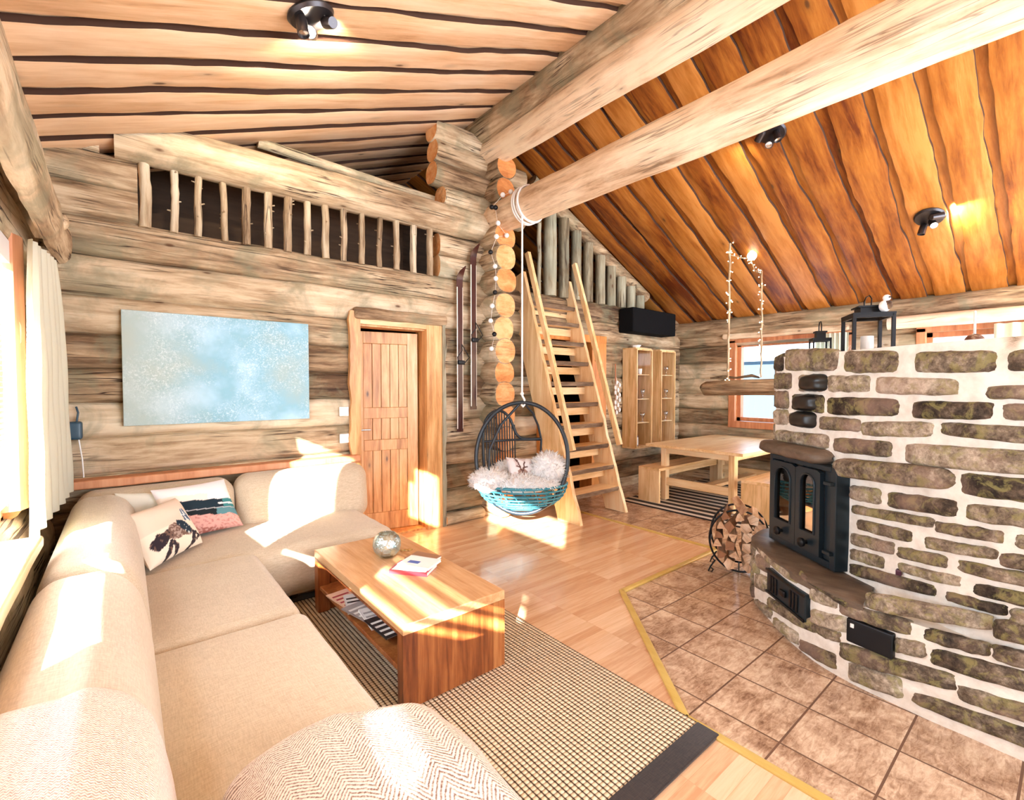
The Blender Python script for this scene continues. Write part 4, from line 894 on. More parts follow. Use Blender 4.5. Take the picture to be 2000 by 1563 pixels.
# ---- skis
def ski(x, z0, z1, label):
    t = thing('wooden_ski', (x, YB-.06, z0), label, 'ski', 'old wooden skis on the log wall'); P = []
    N = 40
    mb = MB(); rows = []
    for i in range(N+1):
        u = i/N; z = z0+(z1-z0)*u; w = .034+.006*cos(u*2*pi); yb = YB-.075; th = .007+.008*max(0, 1-abs(u-.5)*3)
        if u > .93: k = (u-.93)/.07; yb -= .09*k*k; w *= (1-k**2.5*.85)
        xx = x+.02*(max(0, u-.9)/.1)**2
        rows.append([(xx-w, yb, z), (xx+w, yb, z), (xx+w, yb-th, z), (xx-w, yb-th, z)])
    mb.grid(rows, 0, closev=True); mb.add(rows[0], [(3, 2, 1, 0)]); mb.add(rows[-1], [(0, 1, 2, 3)]); mb.build('ski_body', m_skid, t, smooth=True, autos=30)
    mb = MB(); mb.grid([[(x-.036-.004, YB-.085, z0+(z1-z0)*u), (x-.03, YB-.088, z0+(z1-z0)*u)] for u in [.02+.86*k/20 for k in range(21)]]); mb.grid([[(x+.03, YB-.088, z0+(z1-z0)*u), (x+.04, YB-.085, z0+(z1-z0)*u)] for u in [.02+.86*k/20 for k in range(21)]]); mb.build('pale_edge', m_skie, t)
    zb = z0+(z1-z0)*.42; mb = MB(); mb.rbox((x-.042, YB-.125, zb-.015), (x+.042, YB-.09, zb+.03), .01, 2)
    for s in (-1, 1): mb.tube([(x+s*.04, YB-.11, zb), (x+s*.075, YB-.15, zb+.06), (x+s*.02, YB-.16, zb+.13), (x, YB-.12, zb+.2)], .005, 6)
    mb.build('binding', m_black, t)
m_skid = plain('dark_lacquered_ski', (.055, .015, .012), .25); m_skie = plain('ski_edge', (.75, .66, .56), .4)
ski(2.82, 1.0, 2.78, 'dark wooden ski with pale edges, the left and lower of the pair'); ski(3.0, 1.24, 3.05, 'dark wooden ski with pale edges, the right and higher of the pair')

# ---- ball garland on the log ends
gl_ = thing('ball_garland', (3.12, 4.0, 3.5), 'garland of small white and black balls hanging down the log ends', 'garland')
pts = [(3.24, 3.93, 3.58, 0), (3.13, 3.93, 3.52, 0), (3.03, 3.99, 3.385, 1), (3.075, 3.985, 3.39, 1), (3.12, 4.0, 3.24, 0), (3.27, 4.03, 3.15, 0), (3.13, 4.03, 3.11, 0), (3.05, 4.03, 2.93, 1), (3.11, 4.03, 2.79, 0), (3.12, 4.03, 2.66, 0), (3.11, 4.03, 2.51, 1), (3.07, 4.03, 2.36, 0), (3.05, 4.03, 2.2, 0), (3.10, 4.03, 2.06, 1), (3.06, 4.03, 1.9, 0)]
for x, y, z, b_ in pts:
    mb = MB(); mb.ball((x, y+.03 if z < 3.2 else y+.02, z), .026, 10); mb.build('ball', m_black if b_ else m_glow2b if 'm_glow2b' in globals() else m_white, gl_)
mb = MB(); mb.tube([(x+.008, y+.035, z) for x, y, z, b_ in pts], .002, 5); mb.build('string', m_pages, gl_)

# ---- hanging chair
hc = thing('hanging_chair', (3.185, 3.70, .22), 'round black rattan hanging chair slung on a white rope from the log beam', 'chair')
cv = Vector((3.185, 3.70, 0)); VIEW = Vector((-.66, -.75, 0)); SD = Vector((.75, -.66, 0))   # opening direction and its sideways axis
TIL = .12
def hp(a, b, c):   # a sideways (right as seen), b towards the room, c up
    return cv+SD*a+VIEW*(b*.62 if b < 0 else b)+Vector((0, 0, c))
m_ratt = plain('black_rattan', (.012, .02, .03), .35)
mb = MB()
top = hp(0, 0, 1.33); wd = .47; zc = .77; hh = .56
ring = [hp(wd*sin(a)*(1-.0*cos(a)), .20*(1-cos(a))*.5*0+.16*(-cos(a)*.5+.5), zc+hh*cos(a)) for a in [2*pi*i/60 for i in range(60)]]
mb.tube(ring, .021, 8, closed=True); ring2 = [p-VIEW*.035+Vector((0, 0, -.012)) for p in ring]; mb.tube(ring2, .011, 8, closed=True)
mb.build('hoop', m_ratt, hc)
mb = MB()   # ribs from the crown round behind to the bowl
mb.tube([hp(.03, -.02, 1.31), hp(.11, -.12, 1.22), hp(.17, -.2, 1.08), hp(.205, -.25, .93), hp(.20, -.27, .78), hp(.17, -.26, .60), hp(.12, -.2, .42)], .012, 8)
mb.build('rib', m_ratt, hc)
mb = MB(); mb.tube([hp(-.03, -.02, 1.31), hp(-.22, .05, 1.10), hp(-.33, .12, .85), hp(-.33, .2, .62), hp(-.2, .28, .42)], .014, 8); mb.build('rib', m_ratt, hc)
mb = MB()   # arched back with spindles and arm rail
arch = [(-.36, -.10, .42), (-.405, -.13, .66), (-.415, -.15, .90), (-.405, -.18, 1.08), (-.36, -.21, 1.18), (-.29, -.25, 1.23), (-.21, -.28, 1.225), (-.14, -.30, 1.16), (-.095, -.30, 1.06), (-.06, -.30, .98), (-.01, -.30, .94), (.06, -.29, .93), (.205, -.25, .935)]
A_ = []
for k in range(len(arch)-1):
    p0, p1_, p2_, p3_ = [Vector(arch[max(0, min(len(arch)-1, k+o))]) for o in (-1, 0, 1, 2)]
    for t_ in (0, .25, .5, .75): A_.append(.5*((2*p1_)+(p2_-p0)*t_+(2*p0-5*p1_+4*p2_-p3_)*t_*t_+(3*p1_-p0-3*p2_+p3_)*t_**3))
A_.append(Vector(arch[-1])); AW = [hp(*a) for a in A_]
mb.tube(AW, .016, 8); mb.tube([hp(-.41, -.15, .91), hp(-.28, -.26, .91), hp(-.1, -.30, .92), hp(.2, -.26, .925)], .012, 8); mb.build('back_frame', m_ratt, hc)
mb = MB()
for k in range(12):
    u = -.385+.30*k/11; zt_ = max([a.z for a in A_ if abs(a.x-u) < .02] or [.95]); b = -.16-.13*min(1, (u+.40)/.2)
    mb.tube([hp(u, b, zt_), hp(u+.01, b-.03, .70), hp(u*.8, b, .40)], .0075, 6)
mb.build('spindles', m_ratt, hc)
m_net = plain('turquoise_rattan', (.04, .25, .34), .25)  # black rattan with the bluish light on it painted into the colour
mb = MB()
def bowl(a, t_):   # a azimuth, t 0 rim .. 1 bottom
    r = cos(t_*pi/2)**.8; return hp(.47*sin(a)*r, .36*cos(a)*r-.03, .49-.27*sin(t_*pi/2))
for t_ in (0, .1, .2, .3, .4, .5, .6, .7, .82): mb.tube([bowl(2*pi*k/36, t_) for k in range(36)], (.009 if t_ else .014), 6, closed=True)
for k in range(26): mb.tube([bowl(2*pi*k/26+.5*t_, t_) for t_ in (0, .2, .4, .6, .8, .97)], .006, 5)
mb.build('basket', m_net, hc)
# rope and hook
mb = MB(); mb.tube([(3.185, 3.70, 1.42), (3.185, 3.70, 2.3), (3.185, 3.70, 3.25), (3.17, 3.70, 3.36)], .010, 8); mb.tube([Vector((3.3+.185*sin(a), 3.70+.01*cos(3*a), 3.39+.185*cos(a))) for a in [2*pi*i/40 for i in range(40)]], .012, 6, closed=True)
for dy in (.03, -.03, .06): mb.tube([Vector((3.3+.187*sin(a), 3.72+dy, 3.39+.187*cos(a))) for a in [2*pi*i/40 for i in range(40)]], .011, 6, closed=True)
mb.build('rope', m_white, hc); mb = MB(); mb.tube([(3.185, 3.70, 1.44), (3.18, 3.69, 1.40), (3.20, 3.68, 1.36), (3.205, 3.68, 1.31), (3.185, 3.685, 1.285), (3.167, 3.69, 1.31)], .011, 8); mb.ball((3.185, 3.70, 1.42), .02, 8); mb.build('hook', m_white, hc)
# fleece and cushion in the chair
def furry(mb, c, rx, ry, rz, n=900, L=.05, seed=0, M=None, lo=-.35):
    rr = random.Random(seed); c = Vector(c); mb.R = 0
    P = [[None]*25 for _ in range(17)]
    def T(v): return c+(M@v if M else v)
    for i in range(17):
        for j in range(25):
            a = 2*pi*j/24; t_ = -pi/2+pi*i/16; k = 1+.12*noise.noise(Vector((cos(a)*2, sin(a)*2, t_*2+seed)))
            P[i][j] = T(Vector((rx*cos(t_)*cos(a), ry*cos(t_)*sin(a), rz*sin(t_)))*k)
    mb.grid(P)
    for _ in range(n):
        a = rr.uniform(0, 2*pi); s = rr.uniform(lo, 1); r = sqrt(max(0, 1-s*s)); nrm = Vector((r*cos(a), r*sin(a), s)); k = 1+.12*noise.noise(Vector((cos(a)*2, sin(a)*2, math.asin(s)*2+seed)))
        b = T(Vector((rx*nrm.x, ry*nrm.y, rz*nrm.z))*k); d = ((M@nrm if M else nrm)+Vector((rr.uniform(-.7, .7), rr.uniform(-.7, .7), rr.uniform(-.5, .3)))).normalized()
        s1 = d.orthogonal().normalized()*.009; s2 = d.cross(s1).normalized()*.009; tip = b+d*L*rr.uniform(.6, 1.2)
        mb.add([b+s1, b-s1*.5+s2, b-s1*.5-s2, tip], [(0, 1, 3), (1, 2, 3), (2, 0, 3)])
MR = Matrix((SD, VIEW, Vector((0, 0, 1)))).transposed()
mb = MB(); furry(mb, hp(0, .0, .50), .41, .31, .09, 1500, .05, 1, MR, -.1); furry(mb, hp(-.33, .14, .54), .18, .17, .12, 500, .05, 2, MR); furry(mb, hp(.28, .02, .64), .17, .13, .17, 800, .05, 3, MR, -.8); furry(mb, hp(-.1, -.18, .58), .22, .08, .12, 500, .05, 4, MR)
mb.build('sheepskin', m_fur, label='shaggy white sheepskin filling the seat of the hanging chair', cat='fleece')
def paint_deer(u, v):
    q = (u+.03*nz(u*9, v*9), v)
    for a, b in (((.5, .3), (.38, .75)), ((.38, .75), (.3, .95)), ((.5, .3), (.62, .8)), ((.44, .55), (.32, .62)), ((.56, .55), (.7, .6))):
        if seg(q, a, b) < .03: return (.12, .06, .05)
    if ell(q, (.5, .32), .2, .2): return (.35, .22, .18)
    return (.78, .74, .74) if nz(u*5, v*5) > -.2 else (.62, .52, .5)
cushion('cushion', hp(-.12, .10, .52), hp(.16, .04, .50), hp(-.17, .0, .76), .045, paint_deer, 'small cushion with a brown antlered print in the hanging chair', n=40)
# ================================================================== THE FIREPLACE
WP = [(4.4,.8),(4.15,1.2),(3.85,1.42),(3.6,1.42),(3.5,1.31),(3.17,.85),(2.95,.55),(2.8,.3),(2.75,0),(2.75,-1.2)]
HP = [(4.0,1.3),(3.68,1.5),(3.42,1.47),(3.3,1.36),(3.05,1.13),(2.86,.88),(2.79,.62),(2.77,.35),(2.75,0),(2.75,-1.2)]
def chaikin(P, n=3):
    P = [Vector((*p, 0)) for p in P]
    for _ in range(n):
        Q = [P[0]]
        for a, b in zip(P, P[1:]): Q += [a*.75+b*.25, a*.25+b*.75]
        P = Q+[P[-1]]
    return P
class Curve:
    def __init__(s, P):
        s.P = chaikin(P); s.L = [0]
        for a, b in zip(s.P, s.P[1:]): s.L.append(s.L[-1]+(b-a).length)
    def at(s, d):
        d = max(0, min(s.L[-1]-1e-6, d)); i = 0
        while s.L[i+1] < d: i += 1
        return s.P[i].lerp(s.P[i+1], (d-s.L[i])/(s.L[i+1]-s.L[i]))
    def nrm(s, d):
        t = (s.at(d+.05)-s.at(d-.05)).normalized(); return Vector((t.y, -t.x, 0))*(1)
CW, CH = Curve(WP), Curve(HP)
if CW.nrm(1.8).x > 0: SGN = -1
else: SGN = 1
def wp(cv_, s, z, off=0.): n = cv_.nrm(s)*SGN; p = cv_.at(s)+n*off; return Vector((p.x, p.y, z))
ST_MAIN = [
(1.216, 1.606, 1.75, 1.708, 1.59, 1.712),(1.758, 1.577, 1.702, 2.098, 1.569, 1.672),(2.195, 1.567, 1.662, 2.508, 1.558, 1.645),(2.551, 1.565, 1.642, 2.672, 1.561, 1.634),(1.381, 1.464, 1.574, 1.61, 1.47, 1.562),(1.631, 1.467, 1.562, 1.931, 1.47, 1.553),(1.977, 1.463, 1.546, 2.39, 1.46, 1.527),(2.487, 1.451, 1.494, 2.675, 1.449, 1.508),(1.312, 1.344, 1.446, 1.6, 1.333, 1.445),(1.622, 1.331, 1.433, 2.118, 1.351, 1.434),(2.188, 1.348, 1.424, 2.503, 1.362, 1.43),(2.539, 1.366, 1.425, 2.676, 1.362, 1.429),(1.273, 1.251, 1.314, 1.488, 1.268, 1.323),(1.569, 1.237, 1.312, 1.882, 1.251, 1.316),(1.882, 1.229, 1.305, 2.284, 1.266, 1.33),(2.32, 1.282, 1.335, 2.704, 1.27, 1.333),(1.106, 1.108, 1.187, 1.649, 1.125, 1.207),(1.682, 1.114, 1.195, 2.073, 1.139, 1.215),(2.146, 1.12, 1.221, 2.706, 1.161, 1.251),(1.725, 0.97, 1.09, 2.376, 1.05, 1.128),(2.407, 1.027, 1.117, 2.683, 1.044, 1.137),(1.82, 0.864, 0.939, 2.019, 0.885, 0.965),(2.065, 0.884, 0.957, 2.389, 0.923, 0.993),(2.429, 0.922, 0.989, 2.686, 0.947, 1.016),(1.827, 0.79, 0.828, 2.306, 0.848, 0.89),(2.311, 0.833, 0.875, 2.545, 0.855, 0.901),(2.59, 0.847, 0.897, 2.701, 0.859, 0.915),(1.873, 0.711, 0.762, 2.2, 0.744, 0.796),(2.265, 0.741, 0.791, 2.53, 0.781, 0.82),(2.544, 0.756, 0.809, 2.703, 0.776, 0.84),(1.831, 0.612, 0.672, 2.107, 0.65, 0.709),(2.13, 0.645, 0.697, 2.358, 0.684, 0.733),(2.405, 0.688, 0.731, 2.691, 0.705, 0.766),(1.834, 0.528, 0.583, 2.053, 0.559, 0.619),(2.132, 0.579, 0.617, 2.412, 0.62, 0.661),(2.46, 0.608, 0.65, 2.693, 0.633, 0.691),(1.818, 0.437, 0.498, 2.325, 0.534, 0.586),(2.366, 0.538, 0.575, 2.564, 0.559, 0.597),(2.579, 0.528, 0.595, 2.707, 0.543, 0.622),(1.109, 1.479, 1.591, 1.293, 1.48, 1.586),(1.118, 1.347, 1.464, 1.263, 1.348, 1.466),(1.113, 1.228, 1.33, 1.256, 1.24, 1.337),(1.116, 1.607, 1.707, 1.199, 1.607, 1.726),]
ST_HEARTH = [
(1.667, 0.403, 0.484, 2.093, 0.485, 0.545),(2.117, 0.457, 0.531, 2.286, 0.482, 0.575),(1.541, 0.329, 0.385, 1.84, 0.349, 0.418),(1.895, 0.354, 0.403, 2.095, 0.373, 0.423),(2.117, 0.368, 0.424, 2.289, 0.383, 0.443),(1.791, 0.249, 0.314, 1.888, 0.271, 0.336),(1.915, 0.251, 0.325, 2.238, 0.285, 0.366),(1.545, 0.095, 0.183, 2.0, 0.174, 0.246),(2.009, 0.143, 0.201, 2.294, 0.165, 0.235),(1.596, 0.009, 0.098, 1.81, 0.034, 0.135),(1.856, 0.044, 0.092, 2.283, 0.058, 0.142),(0.722, 0.382, 0.466, 1.267, 0.47, 0.54),(1.281, 0.458, 0.522, 1.626, 0.437, 0.514),(1.377, 0.324, 0.4, 1.524, 0.346, 0.421),(1.38, 0.194, 0.273, 1.58, 0.244, 0.323),(0.911, 0.077, 0.134, 1.429, 0.157, 0.235),(1.429, 0.162, 0.207, 1.544, 0.178, 0.226),(0.712, -0.065, 0.019, 0.978, 0.003, 0.081),(1.017, -0.014, 0.044, 1.28, 0.013, 0.089),(1.299, -0.007, 0.057, 1.526, 0.022, 0.103),(0.727, 0.256, 0.347, 0.926, 0.286, 0.384),(0.714, 0.101, 0.206, 0.931, 0.161, 0.266),]

fp = thing('stone_fireplace', (3.6, .4, 0), 'curved fieldstone fireplace with white mortar and a raised hearth', 'fireplace')
ZT, ZH = 1.70, .43
def wall_body(name, C, z0, z1, depth_pts, par, mat, s1=None):
    mb = MB(); N = 60; s1 = s1 or C.L[-1]; rows = []
    for i in range(N+1):
        s = s1*i/N; rows.append([wp(C, s, z0+(z1-z0)*k/14, .007*noise.noise(Vector((s*6, k*.7, 0)))) for k in range(15)])
    mb.grid(rows)
    a = [wp(C, s1*i/N, z1) for i in range(N+1)]; back = [Vector((*p, z1)) for p in depth_pts]
    mb.add(a+back, [tuple(range(len(a)+len(back)))])
    lo = [Vector((p.x, p.y, z0)) for p in back]; ring = [a[-1]]+back+[a[0]]
    for p, q in zip(ring, ring[1:]): mb.add([p, q, Vector((q.x, q.y, z0)), Vector((p.x, p.y, z0))], [(0, 1, 2, 3)])
    return mb.build(name, mat, par, weld=True, autos=45)
wall_body('mortar_body', CW, -.006, ZT, [(4.5, -1.2), (4.55, .3)], fp, m_mortar)
wall_body('hearth_body', CH, -.006, ZH-.02, [(3.6, -1.2), (3.9, .6)], fp, m_mortar, CH.L[-1]-1.0)
# stones, laid one by one
def stone_patch(mb, C, sL, zLb, zLt, sR, zRb, zRt, th=.022, seed=0, n=12, m_=8, e=8):
    sL -= .012; sR += .012; zLb -= .007; zRb -= .007; zLt += .007; zRt += .007
    mb.R = rn(0, 1); rows = []
    for i in range(n+1):
        u = -1+2*i/n; row = []
        for j in range(m_+1):
            v = -1+2*j/m_; k = (abs(u)**e+abs(v)**e)**(1/e); mx = max(abs(u), abs(v)); f = mx/k if k > 0 else 1
            uu, vv = u*f, v*f
            edge = max(abs(u), abs(v)); h = th*(1-edge**5) - (.012 if edge > .999 else 0)
            h += (.006*noise.noise(Vector((u*1.7+seed, v*1.7, 3)))+.004*noise.noise(Vector((u*5+seed, v*4, 8))))*(1 if edge < .99 else .4)
            a = (uu+1)/2; b = (vv+1)/2; s = sL+(sR-sL)*a; zb = zLb+(zRb-zLb)*a; zt = zLt+(zRt-zLt)*a
            wob = .006*noise.noise(Vector((a*6+seed, v, 1)))
            row.append(wp(C, s+.008*noise.noise(Vector((b*4+seed, u, 5))), zb+(zt-zb)*b+wob, h+.004))
        rows.append(row)
    mb.grid(rows if SGN < 0 else rows)
mb = MB()
for k, q in enumerate(ST_MAIN):
    if k == 19: continue
    if q[3] > 2.6: q = (*q[:3], min(q[3]+.1, 2.95), *q[4:])
    stone_patch(mb, CW, *q, seed=k*3.7)
# courses round the far side and the near end, out of the photograph
for r in range(15):
    z = .06+r*.108; s = .05+(.12 if r % 2 else 0)
    while s < .95: w = rn(.14, .3); stone_patch(mb, CW, s, z, z+.085, min(s+w, 1.02), z, z+.085, seed=s*9+r); s += w+.03
    s = 2.74+rn(0, .1)
    while s < 3.7 and z > .0: w = rn(.16, .36); stone_patch(mb, CW, s, z, z+.085, s+w, z, z+.085, seed=s*9+r); s += w+.03
mb.build('wall_stones', m_stone, fp, autos=75)
mb = MB()
for k, q in enumerate(ST_HEARTH): stone_patch(mb, CH, *[q[0], max(q[1], .012), q[2], q[3], max(.012, q[4]), q[5]] if q[3] > 1.64 else [q[0], max(q[1], .012), min(q[2], .41), q[3], max(.012, min(q[4], .36)), min(q[5], .41)], seed=k*5.1+2)
for r in range(4):
    z = .01+r*.1; s = .03
    while s < .58: w = rn(.14, .26); stone_patch(mb, CH, s, z, z+.085, s+w, z, z+.085, seed=s*9+r); s += w+.03
mb.build('hearth_stones', m_stone, fp, autos=75)
# hearth slab: dark flat stones on the ledge
m_slab = wood('dark_ledge_stone', [(.3, (.05, .035, .025)), (.5, (.15, .11, .08)), (.7, (.30, .24, .18))], 1, 3, 4, .5, .4)
mb = MB(); rows = []; N = 40
for i in range(N+1):
    s = .35+(1.66-.35)*i/N; o = wp(CH, s, 0, .02+.01*noise.noise(Vector((s*9, 0, 0)))); sW = .62+(1.96-.62)*i/N; q = wp(CW, sW, 0, -.04); t_ = .47 if False else ZH
    rows.append([Vector((o.x, o.y, ZH-.045)), Vector((o.x, o.y, ZH-.008)), Vector((o.x, o.y, ZH))+(q-o)*.04, Vector((o.x, o.y, ZH+.003))+(q-o)*.5, Vector((q.x, q.y, ZH+.002))])
    for v_ in rows[-1][1:]: v_.z += .004*noise.noise(v_*8)
mb.grid(rows if SGN > 0 else [r[::-1] for r in rows]); mb.build('ledge_slab', m_slab, fp, autos=50)
# mantel stones over the stove
def mantel(s0, s1, z0, z1, d0, d1, mat, name, seed, sl=-.01):
    mb = MB(); mb.R = rn(0, 1); rows = []; N = 22
    for i in range(N+1):
        u = i/N; s = s0+(s1-s0)*u; e = min(1, min(u, 1-u)*9)**.5; hh = (z1-z0)/2; zc = (z0+z1)/2+sl*u; dd = (d0+(d1-d0)*u); row = []
        for k in range(12):
            a = -pi/2+pi*k/11; row.append(wp(CW, s, zc+hh*math.copysign(abs(sin(a))**.6, sin(a))*(.35+.65*e)+.006*noise.noise(Vector((s*9, k, seed))), -.02+(dd+.02)*abs(cos(a))**.5*(.3+.7*e)+.01*noise.noise(Vector((s*7, k*.4, seed)))))
        rows.append(row)
    mb.grid(rows if SGN < 0 else rows); mb.build(name, mat, fp, autos=60)
mantel(1.08, 1.70, 1.035, 1.125, .13, .11, m_slab, 'mantel_stone', 1); mantel(1.72, 2.385, .975, 1.085, .085, .035, m_stone, 'mantel_stone', 2, .055)
mb = MB()
for (s, z) in ((1.42, 1.52), (1.36, 1.395), (1.33, 1.285)): stone_patch(mb, CW, s, z-.05, z+.05, s+.2, z-.05, z+.05, .06, s*7, e=3.5)
mb.build('black_stones', plain('soot_black_stone', (.012, .012, .012), .35), fp, autos=70)

# ---- stove insert with two arched glass doors
A0 = wp(CW, 1.205, 0); A1 = wp(CW, 1.80, 0); ex = (A1-A0).normalized(); WD = (A1-A0).length; en = Vector((ex.y, -ex.x, 0));
if en.dot(Vector((-1, -1, 0))) < 0: en = -en
def sp_(u, z, o=0.): p = A0+ex*u+en*(o+.035); return Vector((p.x, p.y, z))
MS = Matrix(((ex.x, 0, en.x, 0), (ex.y, 0, en.y, 0), (0, 1, 0, 0), (0, 0, 0, 1))); MS = Matrix.Translation(A0+en*.03)@MS     # local: x along, y up, z outwards
sv = thing('stove_insert', (A0.x, A0.y, .44), 'blue-black cast iron stove front with two arched glass doors', 'stove')
mb = MB(); z0, z1 = .445, 1.035
for a, b in (((-.01, z0, -.06), (.022, z1, .05)), ((WD-.03, z0, -.06), (WD+.012, z1, .05)), ((.022, z0, -.06), (WD-.03, z0+.04, .05)), ((.022, z1-.03, -.06), (WD-.03, z1, .05))): mb.box(a, b, 0, MS)
for z in (.53, .93): mb.box((WD-.06, z, .045), (WD-.0, z+.02, .075), 0, MS)
mb.box((.022, z0, -.3), (WD-.03, z1, -.29), 0, MS)
mb.build('stove_frame', m_stove, sv, smooth=False, bevel=.004)
def arch_door(u0, u1, nm):
    d = thing('stove_door', sp_(u0, z0), None, None); d.parent = sv; d.location = sp_(u0, z0)-Vector(sv.location)
    fx0, fx1 = u0, u1; zb, zt = z0+.045, z1-.035; wx0, wx1 = u0+.045, u1-.045; r = (wx1-wx0)/2; cx = (wx0+wx1)/2; wb, wt = zb+.12, zt-.035-r
    inner = [(wx0, wb), (wx1, wb), (wx1, wt)]+[(cx+r*cos(a), wt+r*sin(a)) for a in [pi*k/14 for k in range(1, 14)]]+[(wx0, wt)]
    outer = []
    for (x, z) in inner:
        if z <= wb: outer.append((fx0 if x < cx else fx1, zb))
        elif x <= wx0+1e-6: outer.append((fx0, z))
        elif x >= wx1-1e-6: outer.append((fx1, z))
        else:
            dx, dz = x-cx, z-wt; k = min((fx1-cx)/abs(dx) if abs(dx) > 1e-6 else 1e9, (zt-wt)/dz if dz > 1e-6 else 1e9); outer.append((cx+dx*k, wt+dz*k))
    n = len(inner); mb = MB(); o_ = .062
    V = [MS@Vector((x, z, o_)) for x, z in outer]+[MS@Vector((x, z, o_)) for x, z in inner]+[MS@Vector((x, z, o_-.02)) for x, z in inner]+[MS@Vector((x, z, o_-.03)) for x, z in outer]
    F = []
    for i in range(n):
        j = (i+1) % n; F += [(i, j, n+j, n+i), (n+i, n+j, 2*n+j, 2*n+i), (3*n+i, 3*n+j, j, i)]
    mb.add(V, F); mb.tube([MS@Vector((x, z, o_+.002)) for x, z in inner], .006, 6, closed=True)
    for c_ in (sorted(((fx0, zt), (fx1, zt)))): pass
    mb.build('door_casting', m_stove, d, smooth=False)
    mb = MB(); mb.add([MS@Vector((x, z, o_-.014)) for x, z in inner], [tuple(range(n))]); mb.add([MS@Vector((x, z, o_-.018)) for x, z in inner], [tuple(range(n))[::-1]]); mb.build('stove_glass', m_stoveglass, d, smooth=False)
    mb = MB(); q = en.to_track_quat('Z', 'X').to_matrix(); c = MS@Vector((cx, zb+.055, o_)); mb.lathe([(.001, 0), (.012, 0), (.012, .02), (.026, .025), (.028, .04), (.018, .048), (.001, .05)], c, 16, 0, q); mb.build('knob', m_black, d, autos=40)
arch_door(.024, WD*.46, 'l'); arch_door(WD*.46+.004, WD-.10, 'r')
mb = MB(); mb.box((WD-.098, z0+.04, .0), (WD-.03, z1-.03, .035), 0, MS); mb.build('side_flange', m_stove, sv, smooth=False, bevel=.004)
# split wood inside the stove
for k, (u, z, r, lb) in enumerate(((.10, .56, .055, 'split log inside the stove behind the left glass'), (.27, .56, .06, 'split log inside the stove behind the right glass, lower'), (.26, .67, .05, 'split log inside the stove behind the right glass, upper'))):
    c = MS@Vector((u, z, -.08)); mb = MB(); mb.R = rn(0, 1); mb.tube([c-ex*.13, c+ex*.13], r, 7, 0, True, 1, ns=.2, seed=k); mb.build('firewood', [m_beam, m_end], smooth=False, label=lb, cat='firewood')
def plate(name, s0, s1, z0_, z1_, label, th, mat):
    a, b = wp(CH, s0, 0), wp(CH, s1, 0); e = (b-a).normalized(); w = (b-a).length; n_ = Vector((e.y, -e.x, 0)); n_ = n_ if n_.dot(Vector((-1, -1, 0))) > 0 else -n_
    M = Matrix.Translation(a+n_*.012)@Matrix(((e.x, 0, n_.x, 0), (e.y, 0, n_.y, 0), (0, 1, 0, 0), (0, 0, 0, 1)))
    t = thing(name, (a.x, a.y, z0_), label, 'hatch'); mb = MB(); mb.rbox((0, z0_, -.02), (w, z1_, th), .008, 2, 0, None, M, 4); mb.build('plate', mat, t, autos=40); return t, M, w
t, M, w = plate('ash_door', .965, 1.37, .19, .345, 'black cast iron ash door with slots low in the hearth front', .02, m_stove)
mb = MB()
for k in (.13, .2, .28, .66, .74, .82): mb.rbox((w*k-.010, .215, .02), (w*k+.010, .315, .027), .003, 1, 0, None, M, 2)
mb.rbox((.0, .19, .018), (w, .205, .03), .004, 1, 0, None, M, 3); mb.rbox((0, .33, .018), (w, .345, .03), .004, 1, 0, None, M, 3)
mb.build('slot_rib', m_black, t); mb = MB(); mb.rbox((w*.42, .245, .02), (w*.56, .285, .04), .01, 2, 0, None, M, 2); mb.build('latch', m_black, t)
t, M, w = plate('cleaning_hatch', 1.59, 1.785, .215, .335, 'plain black cleaning hatch in the hearth front, right of the ash door', .02, m_black)
mb = MB(); mb.rbox((.02, .295, .02), (.036, .315, .026), .002, 1, 0, None, M, 1); mb.build('clip', m_white, t)

# ---- firewood basket
BC = Vector((3.80, 1.735, 0)); vd = Vector((BC.x, BC.y, 0)).normalized(); sd = Vector((vd.y, -vd.x, 0)); zc = .285; RB = .205
bk = thing('firewood_basket', (BC.x, BC.y, 0), 'round black iron firewood basket beside the hearth', 'basket')
mb = MB()
for o in (-.11, .11): mb.tube([BC+sd*(RB*1.05*sin(a))+vd*o+Vector((0, 0, zc+RB*1.18*cos(a))) for a in [2*pi*k/40 for k in range(40)]], .008, 7, closed=True)
for a in (pi*.55, pi*.75, pi, pi*1.25, pi*1.45): p = BC+sd*(RB*1.05*sin(a))+Vector((0, 0, zc+RB*1.18*cos(a))); mb.tube([p-vd*.11, p+vd*.11], .006, 6)
mb.build('hoop_frame', m_black, bk)
for s in (-1, 1):
    for o in (-.11, .11):
        mb = MB(); c = BC+sd*(s*.15)+vd*o; mb.tube([c+sd*(s*.02)+Vector((0, 0, .11)), c+sd*(s*.055)+Vector((0, 0, .05)), c+sd*(s*.07)+Vector((0, 0, .012)), c+sd*(s*.045)+Vector((0, 0, .009)), c+sd*(s*.035)+Vector((0, 0, .03)), c+sd*(s*.05)+Vector((0, 0, .042))], .006, 6); mb.build('foot', m_black, bk)
m_birch = wood('birch_split', [(.36, (.22, .10, .05)), (.5, (.52, .32, .18)), (.62, (.80, .62, .46))], 1, 7, 2, .8, .5); m_birchend = wood('birch_end', [(.36, (.30, .14, .07)), (.5, (.66, .42, .26)), (.62, (.90, .74, .56))], 0, 3, 3, .8, .5, 0, .5, None, .9); 
